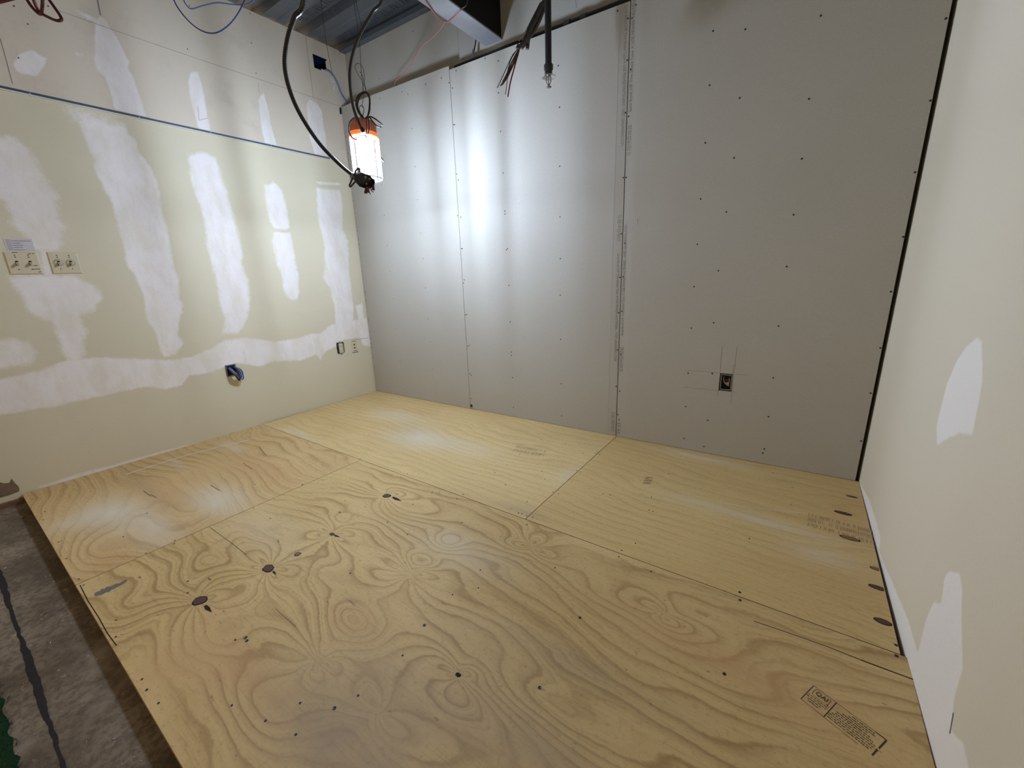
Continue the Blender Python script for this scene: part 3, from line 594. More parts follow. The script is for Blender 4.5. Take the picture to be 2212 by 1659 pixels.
# split veneer lines, scratches
def fstrip(pts, w, mat, sh, name, d=.0005):
    mb = MB(); strip(mb, lambda x, y, dd: np.array([x, y, dd]), [xy(q) for q in pts], w, d); obj(name, mb, mat, sh)
fstrip([(1629,1342),(1700,1366),(1790,1398),(1870,1430),(1930,1452)], .0022, M['knot_edge'], shD, 'veneer_crack'); fstrip([(1860,1426),(1973,1468)], .0035, M['knot_edge'], shD, 'veneer_crack')
fstrip([(453,1139),(500,1173),(531,1198)], .0016, M['knot_edge'], shD, 'veneer_crack'); fstrip([(595,1315),(640,1355)], .0015, M['knot_tan'], shD, 'veneer_crack')
fstrip([(173,1264),(190,1298),(214,1335),(232,1368),(252,1395)], .0024, M['knot_edge'], shD, 'edge_split')
for a, b in (((455,1048),(475,1060)),((310,1060),(325,1072)),((525,1000),(545,1014)),((325,1068),(338,1075)),((560,965),(575,985))): fstrip([a, b], .004, M['knot_tan'], shC, 'bark_fleck')
fstrip([(272,1025),(330,1006),(400,984),(470,966),(540,950)], .011, plain('white_scrape', (.62,.57,.50), .6, .3), shC, 'scrape_mark')
fstrip([(1555,1086),(1640,1098),(1730,1108),(1802,1104)][:3], .004, plain('pale_scratch', (.60,.52,.40), .6, .3), shB, 'scratch')
mb = MB(); P = [onZ(q) for q in [(203,1284),(207,1279),(216,1277),(219,1272),(226,1272),(230,1268),(240,1266),(250,1261),(258,1260),(268,1254),(276,1251),(272,1258),(262,1264),(254,1268),(247,1272),(241,1274),(236,1279),(228,1280),(222,1284),(212,1287),(206,1288)]]
mb.poly([p+np.array([0, 0, .0002]) for p in P], Z3, .0003); obj('gray_smear', mb, plain('gray_smear', (.17,.145,.12), .7, .2, 0, .3, 80), shD)

# mill stamp near the right wall
C0, CR, CBL = onZ((1757.9,1481)), onZ((1915,1599)), onZ((1730,1509.6)); SX = CR-C0; SY = CBL-C0; LX, LY = np.linalg.norm(SX), np.linalg.norm(SY); SX /= LX; SY /= LY
ST = lambda x, y, d: C0 + SX*x + SY*y + Z3*d                     # x along the stamp, y downwards
mb = MB(); line = lambda a, b, w: strip(mb, ST, [a, b], w, .0005)
line((0, 0), (LX, 0), .0010); line((0, 0), (0, LY), .0016); line((0, LY), (LX*.80, LY), .0010); xd = LX*.34; line((xd, 0), (xd, LY), .0020); line((LX, 0), (LX-.002, LY*.55), .003); line((LX-.003, LY*.62), (LX-.004, LY), .003); line((LX*.86, 0), (LX, 0), .0024)
rng = random.Random(3)
def dashes(x0, x1, y, hgt):
    x = x0
    while x < x1:
        w = rng.uniform(.0025, .008); line((x, y+rng.uniform(-.0005, .0005)), (min(x+w, x1), y), hgt*rng.uniform(.7, 1.1)); x += w + rng.uniform(.0008, .0022)
for k, (a, b) in enumerate(((.06, .92), (.04, .90), (.14, .74), (.20, .70))): dashes(a*xd, b*xd, LY*(.52+.10*k), .0022)
for k in range(9):
    y = LY*(.10+.095*k); i0 = (.36, .30, .20, .10, .10, .05, .02, .02, .03)[k]; i1 = (.80, .84, .70, .78, .86, .92, .94, .90, .86)[k]
    dashes(xd+(LX-xd)*i0, xd+(LX-xd)*i1, y, .0024)
obj('mill_stamp', mb, M['ink_dark'], shD)
text_mesh('QAI', 'stamp_logo', lambda x, y, d: ST(xd*.24+x, LY*.36-y, d), M['ink_dark'], shD, xd*.50, LY*.24, .0006, True)
mb = MB(); pts = []
for cx, cy, a0 in ((xd*.72, LY*.15, -90), (xd*.72, LY*.35, 0), (xd*.26, LY*.35, 90), (xd*.26, LY*.15, 180)):
    for k in range(6): a = math.radians(a0+18*k); pts.append((cx+LY*.09*math.cos(a), cy+LY*.09*math.sin(a)))
strip(mb, ST, pts+[pts[0]], .0009, .0005); strip(mb, ST, [(xd*.82, LY*.40), (xd*.86, LY*.46), (xd*.90, LY*.44)], .0014, .0005); obj('stamp_outline', mb, M['ink_dark'], shD)
def faint(q0, q1, q3, rows, sh, seed, gap=.3):
    a, b, c = onZ(q0), onZ(q1), onZ(q3); ux, uy = b-a, c-a; mb = MB(); r = random.Random(seed); L = np.linalg.norm(ux)
    f = lambda x, y, d: a + ux*x + uy*y + Z3*d
    for k in range(rows):
        x = r.uniform(0, .04)
        while x < 1:
            w = r.uniform(.012, .03)
            if r.random() > gap: mb.quad(f(x, k/rows+.03, .0004), f(x+w*.5, k/rows+.03, .0004), f(x+w*.5, (k+r.uniform(.5, .95))/rows, .0004), f(x, (k+r.uniform(.5, .95))/rows, .0004))
            x += w
    obj('faint_stamp', mb, M['ink_faint'], sh)
faint((1118,962), (1182,973), (1105,976), 2, shA, 1, .25); faint((1394,1030), (1411,1030), (1388,1047), 3, shB, 2, .15); faint((1744,1106), (1884,1144), (1740,1137), 3, shB, 5, .25)

# slab details: glue line, ragged carpet, old wood strip
mb = MB(); x = .3; pts = []
while x < 3.4: pts.append((x, -2.536+random.uniform(-.0022, .0022))); x += .03
zc = lambda x, y, d: np.array([x, y, -PLAT+d])
for a, b in zip(pts, pts[1:]): strip(mb, zc, [a, b], .013+.005*math.sin(a[0]*9)+random.uniform(-.002, .002), .0008)
o = obj('glue_line', mb, M['glue'], floor); o['label'] = 'black glue line along the concrete'
mb = MB(); mb.obox(LP(2.36, -PLAT, .001), E_L*1.2, N_L*.03, Z3*.022); o = obj('wood_strip', mb, M['wood_old'], floor)
mb = MB()
for k in range(26): x = random.uniform(.05, 2.6); y = random.uniform(-2.52, -2.41); a = random.uniform(0, 3); L_ = random.uniform(.002, .009); mb.obox((x, y, -PLAT), (math.cos(a)*L_, math.sin(a)*L_, 0), (-math.sin(a)*.002, math.cos(a)*.002, 0), (0, 0, .0015))
o = obj('plaster_crumb', mb, plain('plaster_crumbs', (.50, .46, .42), .8, .2), floor); o['kind'] = 'stuff'
mb = MB(); nx, ny = 150, 26; rr = [-2.597+random.uniform(-.006, .006) for _ in range(nx)]
for i in range(nx):
    for j in range(ny):
        yy = rr[i] - j*.014; mb.v.append((.4+i*.02, yy, -PLAT+.001+(0 if j == 0 else .006+.004*mnoise.noise(Vector((i*.9, j*.9, 0))))))
for i in range(nx-1):
    for j in range(ny-1): mb.f.append((i*ny+j, i*ny+j+1, (i+1)*ny+j+1, (i+1)*ny+j)); mb.m.append(0); mb.smooth.append(False)
r2 = random.Random(4)
for k in range(2600):
    i = r2.randrange(nx-1); x = .4+i*.02+r2.uniform(0, .02); y = rr[i]-(r2.random()**2)*.10+.004; h = r2.uniform(.006, .014); dx, dy = r2.uniform(-.006, .006), r2.uniform(-.004, .010)
    mb.add([(x-.0012, y, -PLAT), (x+.0012, y, -PLAT), (x+dx, y+dy, -PLAT+h)], [(0, 1, 2)])
tag(obj('carpet', mb, M['carpet']), 'green carpet remnant with a ragged edge on the concrete', 'carpet')

# ------------------------------------------------------------------ ceiling deck and beam
mb = MB(); prof = []; y = .34
P_ = .317; base = -.319
cells = []
yy = base + P_*2
while yy > -3.2:
    cells.append(yy); yy -= P_
# one period (towards -y): recess .165 wide then flat .152
for y0 in cells: prof += [(y0, H), (y0-.012, H+.055), (y0+0-.150, H+.055), (y0-.163, H), (y0-.22, H), (y0-.225, H+.006), (y0-.26, H+.006), (y0-.265, H)]
prof = [(y0+.0, z0) for y0, z0 in prof]
X0, X1 = -.12, 4.1
for (ya, za), (yb, zb) in zip(prof, prof[1:]): mb.quad((X0, ya, za), (X0, yb, zb), (X1, yb, zb), (X1, ya, za))
ceiling = tag(obj('ceiling', mb, M['galv']), kind='structure')
mb = MB()
for y0 in cells:
    x = .05
    while x < 3.0:
        for (dx, ya, yb) in ((0, -.035, -.125), (.03, -.035, -.125)): mb.box((x+dx, y0+yb, H+.049), (x+dx+.006, y0+ya, H+.0552))
        for ya in (-.035, -.122): mb.box((x+.05, y0+ya-.006, H+.049), (x+.078, y0+ya, H+.0552))
        x += .105
obj('deck_embossing', mb, M['dull_steel'], ceiling)
mb = MB(); mb.obox(BP(-.05, H-.012, -DD+.002), E_B*3.8, N_B*.05, Z3*.03); obj('edge_angle', mb, M['galv'], ceiling)
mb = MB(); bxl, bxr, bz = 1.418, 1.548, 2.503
mb.box((bxl+.004, -3.6, bz+.008), (bxr-.004, .04, H+.05)); beam = tag(obj('ceiling_beam', mb, M['beam_shade']), kind='structure')
mb = MB(); mb.box((bxl, -3.6, bz), (bxr, .045, bz+.008)); o = obj('flange_plate', mb, M['plate'], beam); o['label'] = 'gray bottom plate of the beam'  # gray underside kept apart from the sides, whose shade is in their colour

# ------------------------------------------------------------------ things on the walls
def plate(u, z, w, h, label, group, toggles, marks=0):
    t = thing('switch_plate', LP(u, z-h/2, 0), label, 'switch plate', group)
    b = MB(); d = .005; i = .005
    O = [LP(u+a*w/2, z+c*h/2, 0) for a, c in ((-1,-1),(1,-1),(1,1),(-1,1))]; T = [LP(u+a*(w/2-i), z+c*(h/2-i), d) for a, c in ((-1,-1),(1,-1),(1,1),(-1,1))]
    b.add(O+T, [(4,5,6,7)] + [(k, (k+1) % 4, 4+(k+1) % 4, 4+k) for k in range(4)]); obj('plate', b, M['ivory'], t)
    for k in toggles:
        uu = u+k*.023*2/2*1.0
        s_ = MB(); s_.obox(LP(uu-.005, z-.012, d-.001), E_L*.010, Z3*.024, N_L*.0016); sl = obj('toggle_slot', s_, M['knot_edge'], t)
        g = MB(); a = LP(uu-.004, z-.004, d); g.add([a, a+E_L*.008, a+E_L*.008+Z3*.010, a+Z3*.010, a+N_L*.016-Z3*.012+E_L*.001, a+N_L*.016-Z3*.012+E_L*.007, a+N_L*.018-Z3*.004+E_L*.007, a+N_L*.018-Z3*.004+E_L*.001],
              [(4,5,6,7),(0,1,5,4),(1,2,6,5),(2,3,7,6),(3,0,4,7)]); obj('toggle', g, M['ivory_dk'], t)
        for dz in (.030, .040, -.030): place(PS, 'screw', LP(uu, z+dz, d), N_L, t).matrix_parent_inverse = Matrix.Translation(-Vector(t.location))
    if marks:
        for du, dz, w_ in ((-.030, .047, .010), (-.043, .048, .008), (-.038, -.012, .014), (-.036, -.030, .028), (-.047, -.044, .010), (.02, .052, .02)):
            m = MB(); strip(m, lambda a, c, e: LP(a, c, e), [(u+du-w_/2, z+dz), (u+du, z+dz+.001), (u+du+w_/2, z+dz-.001)], .0028, d+.0006); obj('pen_mark', m, M['ink_dark'], t)
    return t
PS = head_mesh(.0032, 'plate_screw', M['screw_br'])
p3 = plate(1.955, 1.199, .117, .114, 'ivory two-toggle switch plate with clear round covers, nearer the corner', 'switch plates', (-1, 1))
plate(2.104, 1.198, .118, .113, 'ivory two-toggle switch plate with black pen marks below the sticker', 'switch plates', (-1, 1), 1)
plate(2.252, 1.197, .117, .113, 'ivory switch plate mostly cut off by the edge of the view', 'switch plates', (-1, 1))
for k in (-1, 1):
    mb = MB(); mb.lathe(LP(1.955+k*.023, 1.201, .005), [(.0175, 0), (.0165, .006), (.011, .011), (.0001, .013)], 20, 0, N_L); obj('clear_cover', mb, M['clear'], p3)
    mb = MB(); mb.lathe(LP(1.955+k*.023, 1.201, .005), [(.0185, 0), (.0185, .0008), (.0172, .0008)], 24, 0, N_L); obj('cover_rim', mb, M['ivory_dk'], p3)
# sticker
q4 = [onL(q) for q in ((6,516),(68,516),(76,542),(16,543))]
mb = MB(); mb.poly([LP(u, z, .0002) for u, z in q4], N_L, .0008)
sticker = tag(obj('sticker', mb, M['sticker']), 'worn striped paper sticker stuck above the switch plate', 'sticker')
mb = MB()
f4 = lambda x, y, d: LP(*[(q4[0][i]*(1-x)+q4[1][i]*x)*(1-y)+(q4[3][i]*(1-x)+q4[2][i]*x)*y for i in (0, 1)], d)
for k in range(9): strip(mb, f4, [(.06, .08+.1*k), (.24, .08+.1*k)], .035, .0012)
for y_, x1_ in ((.16, .95), (.34, .55), (.52, .62), (.70, .60), (.88, .7)): strip(mb, f4, [(.26, y_), (x1_, y_+.03)], .045, .0012)
obj('printed_bars', mb, M['ink'], sticker)
# cut-out with a bare receptacle
def rrect(fn, u0, u1, z0, z1, d): return [fn(u0, z0, d), fn(u1, z0, d), fn(u1, z1, d), fn(u0, z1, d)]
def boxrim(fn, ex, ez, nn, u0, u1, z0, z1, t, d, mb, m=0):
    mb.obox(fn(u0, z0, 0), ex*(u1-u0), ez*t, nn*d, m); mb.obox(fn(u0, z1-t, 0), ex*(u1-u0), ez*t, nn*d, m); mb.obox(fn(u0, z0, 0), ex*t, ez*(z1-z0), nn*d, m); mb.obox(fn(u1-t, z0, 0), ex*t, ez*(z1-z0), nn*d, m)
t = thing('wall_receptacle', LP(.404, .427, 0), 'ivory receptacle without its cover plate in a ragged black cut-out', 'outlet')
mb = MB(); mb.poly([LP(u, z, .0003) for u, z in ((.372,.430),(.436,.428),(.439,.480),(.434,.528),(.400,.526),(.370,.524))], N_L, .0012); obj('wall_box', mb, M['black'], t)
mb = MB(); mb.obox(LP(.383, .435, .001), E_L*.036, Z3*.082, N_L*.010); rc = obj('receptacle_body', mb, M['ivory'], t)
for zc_ in (.456, .496):
    mb = MB()
    for du in (-.006, .006): mb.obox(LP(.401+du-.001, zc_-.004, .011), E_L*.0025, Z3*.009, N_L*.0006)
    mb.lathe(LP(.401, zc_-.011, .011), [(.0028, 0), (.0028, .0006), (.0001, .0006)], 10, 0, N_L); obj('socket_slot', mb, M['knot_edge'], rc)
for ze_ in (.520, .420):
    mb = MB(); mb.obox(LP(.390, ze_, .001), E_L*.022, Z3*.014, N_L*.004); obj('mounting_ear', mb, M['steel'], t)
mb = MB(); u0_, u1_, z0_, z1_ = .366, .424, .434, .522
for a, b in (((u1_-.058, z0_), (u1_-.058, z1_)), ((u0_, z1_), (u1_-.02, z1_+.006))): strip(mb, LP, [a, b], .004, .0018)
obj('marker_outline', mb, M['black'], t)
t = thing('jack_plate', LP(.263, .415, 0), 'ivory jack plate with two round holes beside the back corner', 'outlet')
mb = MB(); O = [LP(.263+a*.035, .469+c*.056, 0) for a, c in ((-1,-1),(1,-1),(1,1),(-1,1))]; T = [LP(.263+a*.031, .469+c*.052, .004) for a, c in ((-1,-1),(1,-1),(1,1),(-1,1))]
mb.add(O+T, [(4,5,6,7)] + [(k, (k+1) % 4, 4+(k+1) % 4, 4+k) for k in range(4)]); obj('plate', mb, M['ivory'], t)
for zz in (.486, .455):
    mb = MB(); mb.lathe(LP(.264, zz, .004), [(.007, 0), (.007, .003), (.0035, .003), (.003, .0005), (.0001, .0005)], 14, 0, N_L); obj('jack', mb, M['black'], t)
for zz, n in ((.514, 4), (.424, 3)):
    mb = MB()
    for k in range(n): mb.obox(LP(.243+k*.0115, zz, .004), E_L*.007, Z3*.006, N_L*.0005)
    obj('plate_marking', mb, M['ink_dark'], t)
mb = MB(); mb.obox(LP(.232, .414, .004), E_L*.06, Z3*.003, N_L*.0005); obj('edge_gap', mb, M['ink_dark'], t)
# cable box with a loop of cables
t = thing('cable_box', LP(1.28, .44, 0), 'open wall box with a loop of blue and white cables hanging out', 'wall box')
mb = MB(); u0, u1, z0, z1 = 1.249, 1.309, .418, .495; mb.obox(LP(u0, z0, .0004), E_L*(u1-u0), Z3*(z1-z0), N_L*.001, 1); boxrim(LP, E_L, Z3, N_L, u0-.003, u1+.003, z0-.003, z1+.003, .006, .006, mb); obj('box_frame', mb, [M['dull_steel'], M['blue_dk']], t)
def loopc(dx, drop, out, w, mat, r=.0038, name='cable_loop'):
    mb = MB(); pts = [LP(1.287+dx, .478, .002), LP(1.285+dx, .468, out*.6), LP(1.272+dx*.7-w*.2, .435, out), LP(1.262-w*.6, .435-drop*.8, out*.9), LP(1.250-w, .425-drop, out*.75), LP(1.240-w*1.1, .432-drop*.6, out*.6), LP(1.246-w, .455, out*.45), LP(1.262, .478, .002)]
    mb.tube(smooth(pts, 6), r, 8); obj(name, mb, mat, t)
loopc(.012, .030, .050, .004, M['white_wire'], .003); loopc(.006, .038, .056, .010, M['white_wire'], .003); loopc(.009, .034, .058, .007, M['blue_deep'], .0036); loopc(0, .028, .046, .012, M['blue_deep'], .005); loopc(.004, .044, .050, .018, M['blue_deep'], .0035); loopc(.014, .046, .044, -.002, M['black'], .0045); loopc(-.004, .022, .04, .02, M['black'], .0036)
# box in the third sheet
t = thing('electrical_box', BP((hx[0]+hx[1])/2, hx[2], 0), 'recessed steel electrical box with wires inside pencil layout lines', 'electrical box')
mb = MB(); a0, a1, b0, b1 = hx[0]+.004, hx[1]-.002, hx[2]+.003, hx[3]-.005; dpt = -.055
boxrim(lambda u, z, d: BP(u, z, -.008+d), E_B, Z3, N_B, a0, a1, b0, b1, .006, .006, mb, 0)
for p, r_ in (((a0, b0), (a1, b0)), ((a1, b0), (a1, b1)), ((a1, b1), (a0, b1)), ((a0, b1), (a0, b0))): mb.quad(BP(*p, -.004), BP(*r_, -.004), BP(*r_, dpt), BP(*p, dpt), 1)
mb.quad(BP(a0, b0, dpt), BP(a1, b0, dpt), BP(a1, b1, dpt), BP(a0, b1, dpt), 1); obj('box_body', mb, [M['dull_steel'], M['black']], t)
cxx, czz = (a0+a1)/2, (b0+b1)/2
mb = MB(); mb.lathe(BP(cxx+.002, czz+.012, -.022), [(.0001, .012), (.006, .011), (.008, -.004), (.007, -.010)], 10, 0, N_B*.8-Z3*.5); obj('wire_nut', mb, M['red'], t)
mb = MB(); mb.obox(BP(cxx-.003, czz-.014, -.02), E_B*.014, Z3*.012, N_B*.010); obj('yellow_connector', mb, M['yellow'], t)
for k, (dx, mt) in enumerate(((-.012, 'white_wire'), (.010, 'white_wire'), (.0, 'black'))):
    mb = MB(); mb.tube(smooth([BP(cxx+dx, czz+.028, -.05), BP(cxx+dx*1.3, czz+.022, -.02), BP(cxx+.004+dx, czz-.005, -.012), BP(cxx+.012-dx*.4, czz-.022, -.016), BP(cxx+.004, czz-.008, -.018)], 6), .0018, 6); obj('wire', mb, M[mt], t)

# ------------------------------------------------------------------ work light
LX0, LY0 = 1.114, -.768; L0 = np.array([LX0, LY0, 0.0])
lv = lambda q, off=0.0: onV(q, L0, off)
zt_, zb_ = float(lv((787, 263))[2]), float(lv((796, 392))[2])
HT = zt_-zb_; RL = .080
lamp = thing('work_light', (LX0, LY0, zb_), 'lit hanging work light with an orange cap and clear cage', 'work light')
cz = zt_-.275*HT                                # underside of the cap
mb = MB(); ch = zt_-cz
mb.lathe((LX0, LY0, cz), [(RL*.93, .025), (RL*.93, ch*.88), (RL*.86, ch*.97), (RL*.4, ch), (.0001, ch)], 56, 0, Z3, False, -.045); mb.lathe((LX0, LY0, cz+.024), [(.0001, .002), (RL*.92, .002)], 32); obj('cap', mb, M['cap'], lamp)
mb = MB(); mb.lathe((LX0, LY0, cz), [(RL*.90, .0), (RL*1.0, .002), (RL*1.0, .024), (RL*.90, .027)], 48); obj('cap_collar', mb, M['collar'], lamp)
mb = MB(); mb.lathe((LX0, LY0, zb_), [(RL*.30, .0), (RL*.86, .001), (RL*.96, .012), (RL*.97, .02), (RL*.97, cz-zb_)], 48); obj('clear_cover', mb, M['clear'], lamp)
mb = MB(); mb.lathe((LX0, LY0, zb_), [(.0001, .022), (.046, .022), (.046, cz-zb_), (.0001, cz-zb_)], 24, 0, Z3, False); obj('heat_sink', mb, M['white_wire'], lamp)
NS = 10
LEDS = {}
for k in range(NS):
    a = 2*math.pi*(k+.37)/NS; dv = np.array([math.cos(a), math.sin(a), 0]); tv = np.array([-math.sin(a), math.cos(a), 0])
    kk = LED_STRIPS[k]; mt = LEDS.setdefault(kk, mat_led(kk, 'led_glow'))
    mb = MB(); c = np.array([LX0, LY0, zb_+.03])+dv*.0465; mb.obox(c-tv*.005, tv*.010, dv*.003, Z3*(cz-zb_-.045)); obj('led_strip', mb, mt, lamp)
mb = MB(); mb.lathe((LX0, LY0, zb_+.0215), [(.0001, -.002), (.030, -.002), (.030, 0)], 24, 0, Z3, False); obj('led_disc', mb, mat_led(LED_DISC, 'led_glow_end'), lamp)
mb = MB()
for k in range(16):
    a = 2*math.pi*k/16; dv = np.array([math.cos(a), math.sin(a), 0]); tv = np.array([-math.sin(a), math.cos(a), 0]); c = np.array([LX0, LY0, zb_+.01])+dv*RL*.975
    mb.obox(c-tv*.0022, tv*.0044, dv*.004, Z3*(cz-zb_-.01))
for zz in (.012,): mb.lathe((LX0, LY0, zb_+zz), [(RL*.975, 0), (RL*1.03, .001), (RL*1.03, .005), (RL*.975, .006)], 32)
obj('guard_bar', mb, plain('frosted_guard', (.55, .56, .56), .4, .4), lamp)
mb = MB(); mb.tube(smooth([np.array([LX0-.012, LY0, zt_-.004]), np.array([LX0-.014, LY0, zt_+.02]), np.array([LX0, LY0, zt_+.036]), np.array([LX0+.014, LY0, zt_+.02]), np.array([LX0+.012, LY0, zt_-.004])], 6), .0035, 8); obj('hanging_eye', mb, M['dull_steel'], lamp)
def cord(pts, r, mat, name, parent, off=0.0, wob=.01, per=8, base=None, n=8):
    mb = MB(); P = smooth([onV(q, L0 if base is None else base, off + wob*math.sin(i*1.9)) for i, q in enumerate(pts)], per); mb.tube(P, r, n); return obj(name, mb, mat, parent)
pc = [(786,268),(783,255),(773,240),(769,222),(775,206),(788,199),(797,206),(799,225),(797,245),(788,256),(778,246),(772,228),(778,207),(790,200),(798,214),(797,240),(793,256)]
cord(pc, .0042, M['black'], 'power_cord', lamp, -.03, .012)
cord([(793,256),(800,252),(812,258),(824,268),(825,274),(818,274),(808,266),(799,254)], .0036, M['black'], 'power_cord', lamp, -.03, .006)
cord([(776,256),(770,253),(762,257),(755,268),(754,282),(757,292),(763,299),(772,302)], .0036, M['black'], 'power_cord', lamp, -.095, .004)
cord([(795,250),(797,265),(797,280),(795,290)], .003, M['black'], 'cord_tail', lamp, -.10, .002); cord([(791,255),(792,275),(791,290)], .003, M['black'], 'cord_tail', lamp, -.10, .002)
# hanger wire and clip
hang = thing('hanger_wire', lv((783, 210)), 'thin twisted steel wire holding up the work light', 'wire')
P = smooth([lv(q, -.005) for q in [(782,233),(784,215),(786,200),(782,175),(780,150),(777,100),(771,50),(764,0)]], 6); top = P[-1].copy(); top[2] = H+.004; P.append(top)
mb = MB(); mb.tube(P, .0014, 6); obj('main_strand', mb, M['wire'], hang)
cord([(777,155),(781,160),(789,186),(790,198)], .0013, M['wire'], 'twist', hang, .002, .002); cord([(790,198),(786,182),(773,160),(767,145),(770,138),(777,138),(785,150),(787,172),(783,195),(788,200)], .0013, M['wire'], 'wire_loop', hang, -.004, .004)
P = smooth([lv(q, .01) for q in [(781,56),(777,40),(772,18),(768,0)]], 6); top = P[-1].copy(); top[2] = H+.004; P.append(top); mb = MB(); mb.tube(P, .0012, 6); obj('second_strand', mb, M['wire'], hang)
clip = thing('carabiner', lv((781, 250)), 'small dark snap hook between wire and work light', 'hook')
mb = MB(); mb.tube(smooth([lv(q, -.006) for q in [(783,253),(778,243),(776,233),(780,228),(785,231),(786,241),(783,253)]], 6), .0022, 8); obj('hook_body', mb, M['dull_steel'], clip)

# ------------------------------------------------------------------ flexible conduits and the hanging junction box
def flex(ctrl, r, name, parent, mat, step=.0042):
    P = resample(smooth(ctrl, 14), step); mb = MB(); mb.tube(P, r, 10, 0, True, lambda i: 1.0 if i % 2 else .78); return obj(name, mb, mat, parent)
JB = CAM + ray((785, 389))*2.05
jb = thing('junction_box', JB, 'dark junction box dangling from a bowed conduit below the work light', 'junction box')
jv = lambda q, off=0.0: onV(q, JB, off)
ctrl = [jv((764, 381)), jv((730, 352), -.03), jv((690, 310), -.07), (jv((650, 250), -.14)), jv((626, 195), -.2), jv((615, 140), -.26), jv((621, 85), -.31), jv((636, 38), -.35), jv((655, -8), -.38)]
dv = ctrl[-1]-ctrl[-2]; dv /= np.linalg.norm(dv); e = ctrl[-1]; g_ = H+.03-e[2]; ctrl += [e+dv*.06+np.array([0, 0, g_*.35]), e+dv*.09+np.array([0, 0, g_])]
flex(ctrl, .0098, 'conduit', jb, M['conduit'])
# the box: octagonal shell turned towards the camera, side mounting bracket, knockouts
bn = -NH*.80 - Z3*.35 + RH*.45; bn /= np.linalg.norm(bn); bu = np.cross(Z3, bn); bu /= np.linalg.norm(bu); bv = np.cross(bn, bu); JC = jv((786, 389))
tl = math.radians(-14); bu, bv = bu*math.cos(tl)+bv*math.sin(tl), bv*math.cos(tl)-bu*math.sin(tl)
J = lambda a, b, d: JC + bu*a + bv*b + bn*d
mb = MB(); R8 = [(.052*math.cos(math.radians(22.5+45*k)), .036*math.sin(math.radians(22.5+45*k))) for k in range(8)]
for k in range(8):
    a, b = R8[k], R8[(k+1) % 8]; mb.quad(J(*a, -.022), J(*b, -.022), J(*b, .022), J(*a, .022)); mb.quad(J(a[0]*.94, a[1]*.94, .022), J(b[0]*.94, b[1]*.94, .022), J(b[0]*.94, b[1]*.94, -.018), J(a[0]*.94, a[1]*.94, -.018))
    mb.quad(J(*a, .022), J(*b, .022), J(b[0]*.94, b[1]*.94, .022), J(a[0]*.94, a[1]*.94, .022))
mb.add([J(a, b, -.020) for a, b in R8], [tuple(range(8))]); body = obj('box_body', mb, M['conduit'], jb)
mb = MB()
for a, b, r in ((.012, .014, .010), (.034, .012, .008), (.022, -.016, .006), (-.02, .022, .005)): mb.lathe(J(a, b, -.0195), [(r, 0), (r*.9, .002), (.0001, .002)], 14, 0, bn)
obj('knockout', mb, M['steel'], body)
mb = MB(); mb.tube([J(-.045, -.002, 0), J(-.062, .004, 0)], .013, 12); mb.tube([J(-.052, 0, 0), J(-.055, .001, 0)], .017, 6); obj('connector', mb, M['dull_steel'], jb)
mb = MB()
for p in ([(-.046, .034), (-.064, -.046), (-.058, -.050), (-.040, -.018)], [(-.046, .034), (-.034, .048), (-.030, .030)]):
    for a, b in zip(p, p[1:]): mb.tube([J(*a, .01), J(*b, .01)], .0042, 6)
obj('mounting_bracket', mb, M['black_steel'], jb)
for k, (dx, L_, mt) in enumerate(((.018, .030, 'white_wire'), (.024, .034, 'red'), (.036, .020, 'brown_wire'))):
    mb = MB(); e = J(dx, -.026, .006); mb.tube(smooth([e, e-Z3*L_*.6+RH*.004, e-Z3*L_+RH*(.006+.004*k)], 5), .0022, 6); obj('wire', mb, M[mt], jb)
for q in ((795,413),(790,415),(806,408)):
    p = jv(q, -.01); mb = MB(); mb.lathe(p, [(.0001, .020), (.0045, .019), (.0055, .010), (.008, .0), (.008, -.006), (.0001, -.007)], 12, 0, Z3+RH*.2); obj('wire_nut', mb, M['brown_wire'], jb)
# second conduit down to the lamp
c2 = thing('flexible_conduit', lv((783, 285), -.1), 'dark flexible conduit ending open in front of the orange cap', 'conduit')
ctrl = [lv((784, 284), -.10), lv((776, 268), -.11), lv((764, 235), -.13), lv((757, 195), -.16), lv((756, 150), -.2), lv((764, 110), -.24), lv((780, 70), -.28), lv((804, 28), -.32), lv((826, -8), -.36)]
dv = ctrl[-1]-ctrl[-2]; dv /= np.linalg.norm(dv); e = ctrl[-1]; g_ = H+.03-e[2]; ctrl += [e+dv*.06+np.array([0, 0, g_*.35]), e+dv*.09+np.array([0, 0, g_])]
flex(ctrl, .0085, 'conduit', c2, M['conduit'])
mb = MB(); mb.tube([lv((781, 277), -.102), lv((786, 287), -.10)], .0115, 10); mb.tube([lv((783, 281), -.101), lv((784.5, 284), -.10)], .0145, 6); obj('connector', mb, M['black_steel'], c2)
for pts, mt in (([(786,287),(797,305),(805,318)], 'wire'), ([(788,290),(800,318),(812,330),(828,345)], 'wire'), ([(787,288),(792,300),(790,312)], 'white_wire')):
    cord(pts, .0016, M[mt], 'wire', c2, -.10, .003)
mb = MB(); mb.tube([lv((818,336), -.10), lv((830,350), -.10)], .0028, 6); obj('wire_tail', mb, M['white_wire'], c2)

